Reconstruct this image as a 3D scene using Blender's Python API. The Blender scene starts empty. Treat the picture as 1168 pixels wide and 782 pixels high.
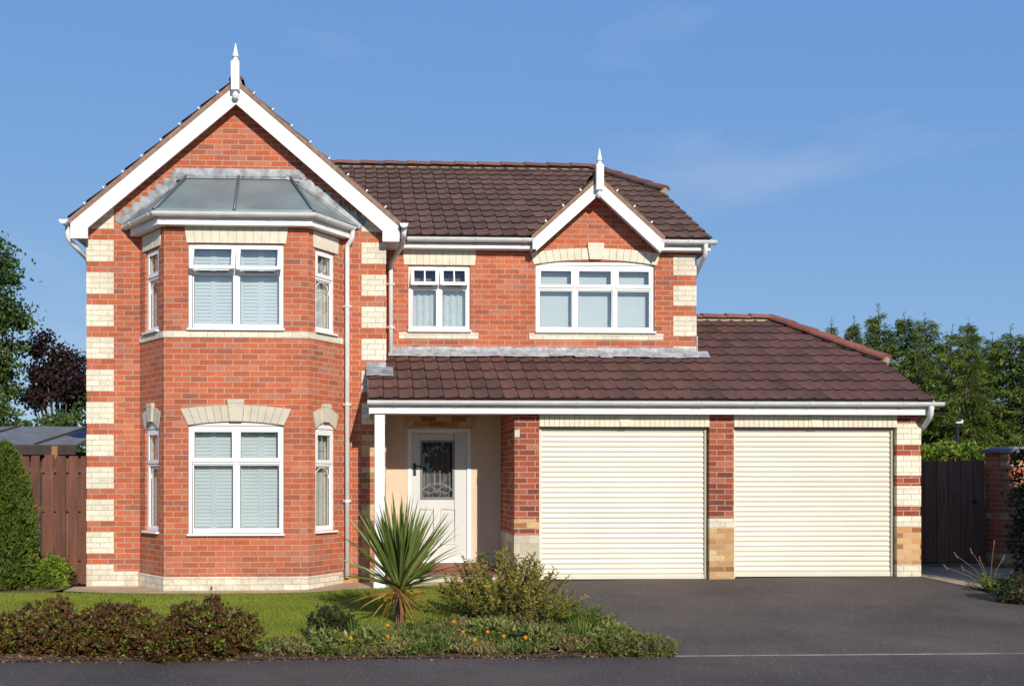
import bpy, bmesh, math, random
import numpy as np
from mathutils import Vector, Matrix
random.seed(7); rng = np.random.default_rng(7)
V = Vector
scene = bpy.context.scene
col = scene.collection

# ------------------------------------------------------------------ camera
F = 1136.0; TH = math.radians(2.5); CU = 459.6; HV = 545.0; ZC = 1.52
cam = bpy.data.cameras.new('camera'); cam.sensor_width = 36; cam.lens = F/1168*36
cam.shift_x = (584-CU)/1168; cam.shift_y = (HV-391)/1168
cam.clip_start = .1; cam.clip_end = 3000
camo = bpy.data.objects.new('camera', cam); col.objects.link(camo)
camo.location = (0, -14, ZC); camo.rotation_euler = (math.pi/2, 0, -TH)
scene.camera = camo

def XZ(u, v, Y):
    a = (u-CU)/F; t = (Y+14)/(math.cos(TH)-a*math.sin(TH))
    return t*(math.sin(TH)+a*math.cos(TH)), ZC+t*(HV-v)/F
def gz(x, y):
    fb = float(np.interp(x, [-8, -1, 2.2, 8, 30], [-.01, .0, .125, .18, .2]))
    t = min(1, max(0, (y+5.35)/4.6)); return -.05*(1-t)+fb*t
def ground_at(u, v):
    a = (u-CU)/F; z = 0
    for _ in range(30):
        t = (ZC-z)*F/(v-HV)
        x = t*(math.sin(TH)+a*math.cos(TH)); y = -14+t*(math.cos(TH)-a*math.sin(TH)); z = gz(x, y)
    return x, y, z

# ------------------------------------------------------------------ node helpers
def newmat(name):
    m = bpy.data.materials.new(name); m.use_nodes = True
    nt = m.node_tree; nt.nodes.clear()
    out = nt.nodes.new('ShaderNodeOutputMaterial'); p = nt.nodes.new('ShaderNodeBsdfPrincipled')
    nt.links.new(p.outputs[0], out.inputs[0]); return m, nt, p, out
def N(nt, t, **kw):
    n = nt.nodes.new(t)
    for k, v in kw.items():
        if k in n.inputs: n.inputs[k].default_value = v
        else: setattr(n, k, v)
    return n
def L(nt, a, b): nt.links.new(a, b)
def rgba(c): return (c[0], c[1], c[2], 1)
def coords(nt, kind='Object'):
    return nt.nodes.new('ShaderNodeTexCoord').outputs[kind]
def noise(nt, vec, scale, detail=4, rough=.55):
    n = N(nt, 'ShaderNodeTexNoise'); n.inputs['Scale'].default_value = scale
    n.inputs['Detail'].default_value = detail; n.inputs['Roughness'].default_value = rough
    L(nt, vec, n.inputs['Vector']); return n.outputs['Fac']
def ramp(nt, fac, stops):
    r = nt.nodes.new('ShaderNodeValToRGB'); e = r.color_ramp.elements
    e[0].position, e[0].color = stops[0][0], rgba(stops[0][1])
    e[1].position, e[1].color = stops[-1][0], rgba(stops[-1][1])
    for p, c in stops[1:-1]:
        q = e.new(p); q.color = rgba(c)
    L(nt, fac, r.inputs[0]); return r.outputs[0]
def mixc(nt, a, b, fac, mode='MIX'):
    m = nt.nodes.new('ShaderNodeMix'); m.data_type = 'RGBA'; m.blend_type = mode
    for s, x in ((m.inputs[6], a), (m.inputs[7], b), (m.inputs[0], fac)):
        if hasattr(x, 'is_output'): L(nt, x, s)
        elif isinstance(x, (int, float)): s.default_value = x
        else: s.default_value = rgba(x)
    return m.outputs[2]
def bump(nt, p, h, strength=.3, dist=.01):
    b = nt.nodes.new('ShaderNodeBump'); b.inputs['Strength'].default_value = strength; b.inputs['Distance'].default_value = dist
    L(nt, h, b.inputs['Height']); L(nt, b.outputs[0], p.inputs['Normal'])

def plain(name, c, rough=.5, var=.06, scale=6, metallic=0, spec=.5, b=0):
    m, nt, p, o = newmat(name); v = coords(nt)
    f = noise(nt, v, scale, 5)
    lo = tuple(x*(1-var) for x in c); hi = tuple(min(1, x*(1+var)) for x in c)
    L(nt, ramp(nt, f, [(.3, lo), (.7, hi)]), p.inputs['Base Color'])
    p.inputs['Roughness'].default_value = rough; p.inputs['Metallic'].default_value = metallic
    p.inputs['Specular IOR Level'].default_value = spec
    if b: bump(nt, p, noise(nt, v, 60, 3), b, .004)
    return m
def brickmat(name, c1, c2, mortar, dirt=(.12, .09, .08), dirt_amt=.35, w=.225, h=.075, msize=.0055, bias=0, extra=None, hues=None):
    m, nt, p, o = newmat(name)
    uv = nt.nodes.new('ShaderNodeUVMap'); uv.uv_map = 'UVMap'; uvo = uv.outputs[0]
    b = nt.nodes.new('ShaderNodeTexBrick'); b.offset = .5; b.squash = 1
    L(nt, uvo, b.inputs['Vector'])
    b.inputs['Color1'].default_value = (0, 0, 0, 1); b.inputs['Color2'].default_value = (1, 1, 1, 1); b.inputs['Mortar'].default_value = (.5, .5, .5, 1)
    b.inputs['Scale'].default_value = 1; b.inputs['Mortar Size'].default_value = msize; b.inputs['Mortar Smooth'].default_value = .15
    b.inputs['Bias'].default_value = bias; b.inputs['Brick Width'].default_value = w; b.inputs['Row Height'].default_value = h
    ob = coords(nt)
    c = ramp(nt, b.outputs['Color'], hues or [(0, extra or c2), (.22, c2), (.6, c1), (1, tuple(min(1, x*1.10) for x in c1))])
    c = mixc(nt, c, mortar, b.outputs['Fac'], 'MIX')
    c = mixc(nt, c, ramp(nt, noise(nt, ob, 1.1, 6, .65), [(.3, (.78, .76, .75)), (.65, (1.06, 1.04, 1.0))]), 1.0, 'MULTIPLY')
    c = mixc(nt, c, ramp(nt, noise(nt, ob, 34, 4, .7), [(.3, (.80, .80, .80)), (.7, (1.12, 1.12, 1.12))]), 1.0, 'MULTIPLY')
    st = N_fac(nt, noise(nt, ob, 5.5, 6, .7), .60, .80)
    c = mixc(nt, c, dirt, mulv(nt, st, dirt_amt), 'MIX')
    sx = nt.nodes.new('ShaderNodeSeparateXYZ'); L(nt, ob, sx.inputs[0])        # splash dirt on the lowest courses
    lo_ = nt.nodes.new('ShaderNodeMath'); lo_.operation = 'MULTIPLY'; L(nt, N_fac(nt, sx.outputs['Z'], .55, -.02), lo_.inputs[0]); L(nt, N_fac(nt, noise(nt, ob, 7, 6, .7), .38, .66), lo_.inputs[1])
    c = mixc(nt, c, (.20, .16, .12), mulv(nt, lo_.outputs[0], .42), 'MIX')
    L(nt, c, p.inputs['Base Color']); p.inputs['Roughness'].default_value = .85; p.inputs['Specular IOR Level'].default_value = .25
    inv = nt.nodes.new('ShaderNodeMath'); inv.operation = 'SUBTRACT'; inv.inputs[0].default_value = 1; L(nt, b.outputs['Fac'], inv.inputs[1])
    ad = nt.nodes.new('ShaderNodeMath'); ad.operation = 'MULTIPLY_ADD'; L(nt, noise(nt, ob, 45, 4), ad.inputs[0]); ad.inputs[1].default_value = .45; L(nt, inv.outputs[0], ad.inputs[2])
    bump(nt, p, ad.outputs[0], .55, .006); return m
def N_fac(nt, f, lo, hi):
    r = nt.nodes.new('ShaderNodeMapRange'); r.inputs['From Min'].default_value = lo; r.inputs['From Max'].default_value = hi
    L(nt, f, r.inputs['Value']); return r.outputs[0]
def mulv(nt, a, k):
    m = nt.nodes.new('ShaderNodeMath'); m.operation = 'MULTIPLY'; L(nt, a, m.inputs[0]); m.inputs[1].default_value = k; return m.outputs[0]
def leafmat(name, stops, rough=.5, trans=.3, spec=.3):
    m, nt, p, o = newmat(name)
    a = nt.nodes.new('ShaderNodeAttribute'); a.attribute_name = 'rnd'
    c = ramp(nt, a.outputs['Fac'], stops)
    L(nt, c, p.inputs['Base Color']); p.inputs['Roughness'].default_value = rough; p.inputs['Specular IOR Level'].default_value = spec
    t = nt.nodes.new('ShaderNodeBsdfTranslucent'); L(nt, c, t.inputs['Color'])
    x = nt.nodes.new('ShaderNodeMixShader'); x.inputs[0].default_value = trans
    L(nt, p.outputs[0], x.inputs[1]); L(nt, t.outputs[0], x.inputs[2]); L(nt, x.outputs[0], o.inputs[0]); return m
def tilemat(name, stops, moss=.25):
    m, nt, p, o = newmat(name)
    a = nt.nodes.new('ShaderNodeAttribute'); a.attribute_name = 'rnd'; ob = coords(nt)
    c = ramp(nt, a.outputs['Fac'], stops)
    c = mixc(nt, c, ramp(nt, noise(nt, ob, 1.3, 6, .7), [(.3, (.72, .72, .74)), (.7, (1.15, 1.1, 1.08))]), 1., 'MULTIPLY')
    c = mixc(nt, c, ramp(nt, noise(nt, ob, 40, 5, .7), [(.3, (.68, .68, .70)), (.7, (1.3, 1.26, 1.22))]), 1., 'MULTIPLY')
    c = mixc(nt, c, (.16, .13, .07), mulv(nt, N_fac(nt, noise(nt, ob, 9, 6, .75), .60, .74), moss), 'MIX')
    L(nt, c, p.inputs['Base Color']); p.inputs['Roughness'].default_value = .8; p.inputs['Specular IOR Level'].default_value = .3
    bump(nt, p, noise(nt, ob, 70, 4), .5, .006); return m

M = {}
M['red'] = brickmat('red_brick', (.54, .140, .064), (.44, .106, .050), (.50, .355, .265), extra=(.30, .105, .07), msize=.0060, hues=[(0, (.34, .115, .075)), (.10, (.41, .120, .068)), (.24, (.47, .118, .054)), (.50, (.53, .135, .060)), (.78, (.56, .155, .075)), (.92, (.53, .19, .115)), (1, (.43, .17, .115))])
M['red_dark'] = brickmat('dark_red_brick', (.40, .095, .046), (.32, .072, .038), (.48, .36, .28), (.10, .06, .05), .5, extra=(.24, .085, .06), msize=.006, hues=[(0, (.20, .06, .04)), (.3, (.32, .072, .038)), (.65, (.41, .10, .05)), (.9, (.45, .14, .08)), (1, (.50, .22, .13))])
M['cream'] = brickmat('cream_brick', (.80, .75, .60), (.76, .70, .55), (.56, .50, .41), (.50, .45, .36), .15, extra=(.70, .65, .52))
M['tan'] = brickmat('tan_brick', (.62, .36, .15), (.42, .19, .07), (.50, .42, .33), hues=[(0, (.34, .13, .05)), (.25, (.50, .24, .09)), (.5, (.60, .35, .15)), (.8, (.66, .45, .23)), (1, (.72, .53, .30))])
M['patched'] = brickmat('limewashed_block', (.60, .55, .43), (.50, .44, .33), (.46, .42, .35), (.20, .17, .13), .85, w=.24, h=.155, msize=.004, extra=(.36, .31, .24))
M['block'] = plain('cream_stone', (.70, .65, .51), .8, .10, 7, b=.3)
M['stone'] = plain('buff_stone', (.56, .50, .39), .85, .10, 7, b=.3)
M['mortar'] = plain('mortar', (.40, .35, .28), .9, .1, 12)
M['white'] = plain('white_plastic', (.80, .80, .79), .35, .03, 3)
M['whitewood'] = plain('white_painted_board', (.79, .79, .77), .45, .10, 4.5)
M['gutter'] = plain('white_gutter_plastic', (.70, .70, .69), .3, .10, 5)
M['grey_edge'] = plain('grey_rubber_seal', (.10, .10, .11), .6)
M['lead'] = plain('lead_sheet', (.25, .26, .275), .5, .55, 7, metallic=.25, b=.6)
M['lead_white'] = plain('whitened_lead', (.37, .37, .375), .6, .42, 11, metallic=.1, b=.9)
M['bayroof'] = plain('grey_green_lead_roof', (.20, .24, .235), .42, .16, 2.2, metallic=.2)
M['seam'] = plain('grey_green_seam', (.11, .14, .15), .45, .1, 3, metallic=.2)
M['tile_main'] = tilemat('brown_concrete_tile', [(0, (.095, .055, .040)), (.5, (.142, .082, .060)), (.85, (.155, .092, .067)), (1, (.19, .10, .068))], .35)
M['tile_low'] = tilemat('red_brown_concrete_tile', [(0, (.085, .047, .038)), (.45, (.125, .064, .050)), (.85, (.155, .073, .055)), (1, (.20, .080, .056))], .15)
M['ridge'] = tilemat('red_ridge_tile', [(0, (.22, .085, .060)), (1, (.30, .115, .075))], .3)
M['ridge_main'] = tilemat('weathered_ridge_tile', [(0, (.14, .070, .052)), (1, (.24, .10, .068))], .7)
M['verge'] = plain('brown_verge', (.26, .155, .105), .85, .3, 14)
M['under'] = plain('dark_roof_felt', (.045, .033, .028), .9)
M['plaster'] = plain('peach_render', (.66, .54, .40), .9, .05, 4, b=.15)
M['pink_plaster'] = plain('pale_lilac_render', (.58, .50, .46), .9, .05, 4, b=.15)
M['door'] = plain('white_door', (.62, .62, .59), .4, .03, 3)
M['shutter'] = plain('cream_shutter', (.68, .63, .505), .42, .05, 1.7)
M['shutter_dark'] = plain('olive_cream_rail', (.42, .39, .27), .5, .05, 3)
M['black'] = plain('black_metal', (.015, .015, .017), .35)
M['blind'] = plain('white_blind', (.74, .80, .82), .55, .03, 3)
M['lace'] = plain('net_curtain', (.70, .74, .74), .8, .16, 40)
M['curtain'] = plain('cream_curtain', (.62, .63, .58), .9, .1, 12)
M['interior'] = plain('interior_wall', (.25, .24, .22), .9)
M['leadcame'] = plain('lead_came', (.40, .41, .43), .45, .1, 10, metallic=.4)
M['blue'] = plain('blue_glass', (.03, .08, .40), .2)
M['greenglass'] = plain('green_glass', (.12, .35, .10), .2)
M['step'] = plain('red_quarry_tile', (.26, .085, .05), .6, .15, 5)
M['slab'] = plain('sandstone_slab', (.44, .32, .20), .9, .18, 3, b=.3)
M['concrete'] = plain('concrete_edging', (.19, .17, .15), .9, .4, 4, b=.3)
M['soil'] = plain('bed_soil', (.13, .088, .058), .95, .35, 14, b=.3)
M['bark'] = plain('bark', (.085, .065, .048), .95, .3, 12, b=.8)
M['cordbark'] = plain('cordyline_bark', (.16, .075, .05), .95, .4, 30, b=.8)
M['felt'] = plain('grey_roof_felt', (.15, .155, .16), .9, .22, 5, b=.4)
M['shedwood'] = plain('dark_shed_wood', (.045, .035, .028), .9, .2, 8)
M['newwood'] = plain('orange_timber', (.30, .15, .06), .8, .2, 8)
M['cap'] = plain('grey_coping_stone', (.22, .20, .20), .85, .15, 9, b=.3)
M['lampwhite'] = plain('white_enamel', (.80, .80, .80), .4)

def glassmat(name, base):
    m = bpy.data.materials.new(name); m.use_nodes = True; nt = m.node_tree; nt.nodes.clear()
    o = nt.nodes.new('ShaderNodeOutputMaterial'); g = nt.nodes.new('ShaderNodeBsdfGlossy'); g.inputs['Roughness'].default_value = .0
    t = nt.nodes.new('ShaderNodeBsdfTransparent'); t.inputs[0].default_value = (.88, .92, .91, 1)
    lw = nt.nodes.new('ShaderNodeLayerWeight'); lw.inputs[0].default_value = .5
    pw = nt.nodes.new('ShaderNodeMath'); pw.operation = 'POWER'; pw.inputs[1].default_value = 4; L(nt, lw.outputs['Facing'], pw.inputs[0])
    ad = nt.nodes.new('ShaderNodeMath'); ad.operation = 'MULTIPLY_ADD'; ad.inputs[1].default_value = .75; ad.inputs[2].default_value = base; ad.use_clamp = True
    L(nt, pw.outputs[0], ad.inputs[0])
    x = nt.nodes.new('ShaderNodeMixShader'); L(nt, ad.outputs[0], x.inputs[0]); L(nt, t.outputs[0], x.inputs[1]); L(nt, g.outputs[0], x.inputs[2])
    nz = noise(nt, coords(nt), 1.6, 2)
    b = nt.nodes.new('ShaderNodeBump'); b.inputs['Strength'].default_value = .02; b.inputs['Distance'].default_value = .05; L(nt, nz, b.inputs['Height']); L(nt, b.outputs[0], g.inputs['Normal'])
    L(nt, x.outputs[0], o.inputs[0]); return m
M['glass_open'] = glassmat('tilted_glass', .13)
M['glass_door'] = glassmat('door_glass', .06)
M['glass'] = glassmat('window_glass', .24)
def woodmat(name, c, grey):
    m, nt, p, o = newmat(name); ob = coords(nt)
    mp = nt.nodes.new('ShaderNodeMapping'); mp.inputs['Scale'].default_value = (22, 22, 1.6); L(nt, ob, mp.inputs['Vector'])
    f = noise(nt, mp.outputs[0], 1, 6, .65)
    a = nt.nodes.new('ShaderNodeAttribute'); a.attribute_name = 'rnd'
    cc = ramp(nt, f, [(.3, tuple(x*.6 for x in c)), (.7, tuple(x*1.25 for x in c))])
    cc = mixc(nt, cc, ramp(nt, a.outputs['Fac'], [(0, (.75, .75, .75)), (1, (1.25, 1.2, 1.15))]), 1., 'MULTIPLY')
    cc = mixc(nt, cc, grey, mulv(nt, N_fac(nt, noise(nt, ob, 3.5, 5), .55, .75), .4), 'MIX')
    L(nt, cc, p.inputs['Base Color']); p.inputs['Roughness'].default_value = .85; bump(nt, p, f, .5, .005); return m
M['plank'] = woodmat('brown_fence_wood', (.150, .057, .034), (.20, .13, .10))
M['gatewood'] = woodmat('dark_stained_wood', (.17, .078, .052), (.19, .13, .10))
def tarmac(name, c, sp):
    m, nt, p, o = newmat(name); ob = coords(nt)
    f = noise(nt, ob, 58, 5, .85); g = noise(nt, ob, .7, 6, .6); h = noise(nt, ob, 260, 2, .5)
    cc = ramp(nt, f, [(.32, tuple(x*.45 for x in c)), (.5, c), (.68, tuple(x*1.9 for x in c))])
    cc = mixc(nt, cc, ramp(nt, g, [(.3, (.70, .69, .69)), (.5, (1., 1., 1.)), (.72, (1.34, 1.31, 1.28))]), 1., 'MULTIPLY')
    v = nt.nodes.new('ShaderNodeTexVoronoi'); v.inputs['Scale'].default_value = 34; L(nt, ob, v.inputs['Vector'])
    sel = N_fac(nt, v.outputs['Distance'], .26, .16); wn = N_fac(nt, v.outputs['Color'], .62, .64)
    mm = nt.nodes.new('ShaderNodeMath'); mm.operation = 'MULTIPLY'; L(nt, sel, mm.inputs[0]); L(nt, wn, mm.inputs[1])
    cc = mixc(nt, cc, (.36, .32, .30), mulv(nt, mm.outputs[0], sp), 'MIX')
    cr = N_fac(nt, noise(nt, ob, 3.2, 7, .75), .60, .72)
    cc = mixc(nt, cc, tuple(x*1.7 for x in c), mulv(nt, cr, .25), 'MIX')
    L(nt, cc, p.inputs['Base Color']); p.inputs['Roughness'].default_value = .85; p.inputs['Specular IOR Level'].default_value = .3
    bump(nt, p, f, .6, .006); return m
M['drive'] = tarmac('drive_tarmac', (.094, .074, .061), .6)
M['road'] = tarmac('pavement_tarmac', (.088, .069, .058), .7)
def lawnmat():
    m, nt, p, o = newmat('lawn_turf'); ob = coords(nt)
    c = ramp(nt, noise(nt, ob, 1.3, 6, .65), [(.3, (.165, .205, .024)), (.55, (.225, .265, .032)), (.75, (.30, .30, .055))])
    c = mixc(nt, c, ramp(nt, noise(nt, ob, 90, 3), [(.3, (.7, .7, .7)), (.7, (1.3, 1.3, 1.3))]), 1., 'MULTIPLY')
    L(nt, c, p.inputs['Base Color']); p.inputs['Roughness'].default_value = .9; bump(nt, p, noise(nt, ob, 120, 3), .8, .02); return m
M['lawn'] = lawnmat()
M['field'] = plain('rough_ground', (.075, .085, .035), .95, .3, 1.5)

M['l_grass'] = leafmat('grass_blades', [(0, (.15, .195, .020)), (.6, (.245, .285, .030)), (1, (.38, .37, .09))], .6, .3)
M['l_bronze'] = leafmat('bronze_leaf', [(0, (.048, .020, .011)), (.38, (.105, .042, .021)), (.55, (.18, .072, .027)), (.60, (.070, .100, .015)), (.80, (.17, .20, .024)), (.93, (.25, .26, .03)), (1, (.46, .33, .03))], .45, .2)
M['l_cord'] = leafmat('cordyline_leaf', [(0, (.075, .120, .022)), (.5, (.145, .205, .040)), (.8, (.27, .29, .085)), (1, (.38, .35, .12))], .35, .25, .5)
M['l_corddead'] = leafmat('cordyline_dead_leaf', [(0, (.36, .16, .025)), (.5, (.45, .28, .05)), (1, (.22, .09, .04))], .6, .25)
M['l_straw'] = leafmat('straw_foliage', [(0, (.075, .10, .018)), (.45, (.16, .17, .028)), (.72, (.30, .25, .04)), (1, (.54, .37, .05))], .6, .25)
M['l_dark'] = leafmat('dark_leaf', [(0, (.022, .040, .014)), (.6, (.050, .070, .018)), (1, (.11, .060, .03))], .45, .2)
M['l_fresh'] = leafmat('fresh_leaf', [(0, (.060, .11, .016)), (.6, (.13, .20, .022)), (1, (.30, .34, .05))], .5, .3)
M['l_pale'] = leafmat('variegated_leaf', [(0, (.10, .13, .025)), (.6, (.21, .24, .05)), (.88, (.38, .38, .14)), (1, (.55, .52, .28))], .5, .3)
M['l_litter'] = leafmat('fallen_leaf', [(0, (.07, .040, .025)), (.5, (.13, .065, .035)), (.85, (.20, .11, .05)), (1, (.32, .22, .11))], .8, .1)
M['l_bed'] = leafmat('bed_leaf', [(0, (.060, .085, .018)), (.35, (.12, .155, .026)), (.6, (.20, .22, .05)), (.78, (.32, .29, .13)), (.9, (.22, .12, .045)), (1, (.14, .065, .03))], .6, .25)
M['l_conif'] = leafmat('conifer_frond', [(0, (.040, .070, .012)), (.45, (.100, .150, .020)), (.8, (.18, .235, .030)), (1, (.26, .29, .05))], .6, .25)
M['l_conif2'] = leafmat('light_conifer_frond', [(0, (.045, .085, .015)), (.45, (.11, .175, .026)), (.8, (.18, .24, .038)), (1, (.28, .30, .06))], .6, .25)
M['l_tree'] = leafmat('green_tree_leaf', [(0, (.028, .060, .014)), (.5, (.070, .120, .022)), (1, (.15, .205, .034))], .5, .3)
M['l_purple'] = leafmat('purple_tree_leaf', [(0, (.016, .010, .010)), (.6, (.036, .020, .019)), (1, (.075, .038, .026))], .5, .2)
M['l_thuja'] = leafmat('thuja_frond', [(0, (.045, .082, .014)), (.5, (.10, .155, .022)), (1, (.20, .25, .034))], .6, .25)
M['l_hedge'] = leafmat('right_hedge_leaf', [(0, (.018, .036, .012)), (.6, (.045, .075, .018)), (.9, (.11, .13, .024)), (1, (.30, .17, .03))], .4, .2)
M['l_yellow'] = leafmat('yellow_green_leaf', [(0, (.10, .17, .020)), (.5, (.20, .29, .030)), (1, (.42, .46, .07))], .4, .35)
M['petal'] = leafmat('orange_petal', [(0, (.75, .26, .01)), (1, (.85, .42, .01))], .5, .2)

# ------------------------------------------------------------------ mesh builder
class MB:
    def __init__(s): s.v = []; s.f = []; s.r = []; s.m = []
    def face(s, pts, r=None, m=0):
        i = len(s.v); s.v.extend([tuple(p) for p in pts]); s.f.append(tuple(range(i, i+len(pts)))); s.r.append(random.random() if r is None else r); s.m.append(m)
    def hexa(s, p, r=None, m=0):
        # p: 8 points, bottom ring 0-3 counter-clockwise from above, top ring 4-7
        i = len(s.v); s.v.extend([tuple(q) for q in p]); r = random.random() if r is None else r
        for f in ((3, 2, 1, 0), (4, 5, 6, 7), (0, 1, 5, 4), (1, 2, 6, 5), (2, 3, 7, 6), (3, 0, 4, 7)):
            s.f.append(tuple(i+k for k in f)); s.r.append(r); s.m.append(m)
    def box(s, x0, x1, y0, y1, z0, z1, r=None, m=0):
        s.hexa([(x0, y0, z0), (x1, y0, z0), (x1, y1, z0), (x0, y1, z0), (x0, y0, z1), (x1, y0, z1), (x1, y1, z1), (x0, y1, z1)], r, m)
    def lbox(s, fr, s0, s1, d0, d1, z0, z1, r=None, m=0):
        # box in a wall frame: along, outward, up
        q = lambda a, d, z: fr(a, d, z)
        s.hexa([q(s0, d1, z0), q(s1, d1, z0), q(s1, d0, z0), q(s0, d0, z0), q(s0, d1, z1), q(s1, d1, z1), q(s1, d0, z1), q(s0, d0, z1)], r, m)
    def prism(s, pts, vec, r=None, m=0):
        vec = V(vec); a = [V(p) for p in pts]; b = [p+vec for p in a]; n = len(a); r = random.random() if r is None else r
        s.face(a, r, m); s.face(b[::-1], r, m)
        for k in range(n): s.face([a[k], b[k], b[(k+1) % n], a[(k+1) % n]], r, m)
    def tube(s, pts, rad, n=10, caps=True, r=None):
        pts = [V(p) for p in pts]; rad = [rad]*len(pts) if isinstance(rad, (int, float)) else rad
        r = random.random() if r is None else r; rings = []
        up = None
        for k, p in enumerate(pts):
            d = (pts[min(k+1, len(pts)-1)]-pts[max(k-1, 0)]).normalized()
            if up is None: up = d.orthogonal().normalized()
            up = (up-d*up.dot(d)); up = up.normalized() if up.length > 1e-6 else d.orthogonal().normalized()
            w = d.cross(up); i = len(s.v)
            for j in range(n):
                a = 2*math.pi*j/n; s.v.append(tuple(p+(up*math.cos(a)+w*math.sin(a))*rad[k]))
            rings.append(i)
        for a, b in zip(rings, rings[1:]):
            for j in range(n):
                s.f.append((a+j, a+(j+1) % n, b+(j+1) % n, b+j)); s.r.append(r); s.m.append(0)
        if caps:
            s.f.append(tuple(rings[0]+j for j in range(n))[::-1]); s.r.append(r); s.m.append(0)
            s.f.append(tuple(rings[-1]+j for j in range(n))); s.r.append(r); s.m.append(0)
    def lathe(s, c, prof, n=16):
        c = V(c); rings = []
        for rr, z in prof:
            i = len(s.v)
            for j in range(n):
                a = 2*math.pi*j/n; s.v.append((c.x+rr*math.cos(a), c.y+rr*math.sin(a), c.z+z))
            rings.append(i)
        for a, b in zip(rings, rings[1:]):
            for j in range(n): s.f.append((a+j, a+(j+1) % n, b+(j+1) % n, b+j)); s.r.append(.5); s.m.append(0)
    def sweep(s, prof, path, closed=True, caps=True):
        # prof: (outward, z) pairs; path: xy points, outward is to the right of travel
        n = len(path); rings = []
        for k, p in enumerate(path):
            p = V((p[0], p[1], p[2] if len(p) > 2 else 0))
            d0 = (V(path[k])-V(path[k-1])) if k else (V(path[1])-V(path[0])); d1 = (V(path[k+1])-V(path[k])) if k < n-1 else d0
            d0 = V((d0.x, d0.y)).normalized(); d1 = V((d1.x, d1.y)).normalized()
            n0 = V((d0.y, -d0.x)); n1 = V((d1.y, -d1.x)); mm = (n0+n1).normalized(); sc = 1/max(.3, mm.dot(n0)); i = len(s.v)
            for o, z in prof: s.v.append((p.x+mm.x*o*sc, p.y+mm.y*o*sc, p.z+z))
            rings.append(i)
        q = len(prof)
        for a, b in zip(rings, rings[1:]):
            for j in range(q if closed else q-1):
                s.f.append((a+j, a+(j+1) % q, b+(j+1) % q, b+j)); s.r.append(.5); s.m.append(0)
        if caps and closed:
            for i in (rings[0], rings[-1]): s.f.append(tuple(i+j for j in range(q))); s.r.append(.5); s.m.append(0)
    def build(s, name, mat, parent=None, origin=(0, 0, 0), bevel=0, smooth=False, clip=(), recalc=False):
        o3 = V(origin); me = bpy.data.meshes.new(name)
        me.from_pydata([tuple(V(p)-o3) for p in s.v], [], s.f)
        at = me.attributes.new('rnd', 'FLOAT', 'FACE'); at.data.foreach_set('value', s.r)
        me.polygons.foreach_set('material_index', s.m)
        if bevel or clip or recalc:
            bm = bmesh.new(); bm.from_mesh(me)
            bmesh.ops.remove_doubles(bm, verts=bm.verts, dist=1e-5) if recalc or bevel else None
            for (p, nn) in clip:
                bmesh.ops.bisect_plane(bm, geom=list(bm.verts)+list(bm.edges)+list(bm.faces), plane_co=V(p)-o3, plane_no=V(nn), clear_outer=True)
            if recalc or bevel: bmesh.ops.recalc_face_normals(bm, faces=bm.faces)
            if bevel: bmesh.ops.bevel(bm, geom=[e for e in bm.edges if len(e.link_faces) == 2 and e.calc_face_angle(0) > .5], offset=bevel, segments=2, affect='EDGES', profile=.6)
            bm.to_mesh(me); bm.free()
        uv = me.uv_layers.new(name='UVMap'); me.update()
        for p in me.polygons:
            n = p.normal; t = V((-n.y, n.x, 0))
            if t.length < .05: t = V((1, 0, 0)); b = V((0, 1, 0))
            else:
                t.normalize()
                if abs(t.x) > abs(t.y)*1.0001 and t.x < 0 or abs(t.y) >= abs(t.x) and t.y < 0: t = -t
                b = V((0, 0, 1)) if abs(n.z) < .3 else n.cross(t)
            for li in p.loop_indices:
                c = me.vertices[me.loops[li].vertex_index].co+o3; uv.data[li].uv = (c.dot(t), c.dot(b)-.025)
        if smooth:
            me.polygons.foreach_set('use_smooth', [True]*len(me.polygons))
        for mm in (mat if isinstance(mat, (list, tuple)) else [mat]): me.materials.append(mm)
        o = bpy.data.objects.new(name, me); col.objects.link(o); o.location = o3
        if parent is not None: attach(o, parent)
        return o
def world(o):
    p = V(o.location); q = o.parent
    m = Matrix.Translation(p)
    return (world(q) @ o.matrix_parent_inverse @ m) if q else m
def attach(o, parent):
    o.parent = parent; o.matrix_parent_inverse = world(parent).inverted()
def tag(o, label=None, cat=None, group=None, kind=None):
    if label: o['label'] = label
    if cat: o['category'] = cat
    if group: o['group'] = group
    if kind: o['kind'] = kind
    return o
def empty(name, loc, label, cat, group=None):
    o = bpy.data.objects.new(name, None); o.empty_display_size = .2; col.objects.link(o); o.location = loc
    return tag(o, label, cat, group)
def frame(O, u):
    O = V(O); u = V(u).normalized(); n = u.cross(V((0, 0, 1)))
    return lambda s, d, z: O+u*s+n*d+V((0, 0, z))
def quads(name, P4, mat, rnd=None, parent=None, origin=(0, 0, 0)):
    """P4: (n,4,3) array -> one mesh of n quads"""
    n = len(P4); me = bpy.data.meshes.new(name); co = (P4.reshape(-1, 3)-np.array(origin)).astype(np.float32)
    me.vertices.add(4*n); me.vertices.foreach_set('co', co.ravel()); me.loops.add(4*n); me.loops.foreach_set('vertex_index', np.arange(4*n, dtype=np.int32))
    me.polygons.add(n); me.polygons.foreach_set('loop_start', np.arange(0, 4*n, 4, dtype=np.int32)); me.polygons.foreach_set('loop_total', np.full(n, 4, dtype=np.int32))
    me.update(calc_edges=True)
    at = me.attributes.new('rnd', 'FLOAT', 'FACE'); at.data.foreach_set('value', (rng.random(n) if rnd is None else rnd).astype(np.float32))
    me.materials.append(mat); o = bpy.data.objects.new(name, me); col.objects.link(o); o.location = origin
    if parent is not None: attach(o, parent)
    return o
def unit(a): return a/np.maximum(1e-9, np.linalg.norm(a, axis=-1, keepdims=True))
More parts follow.
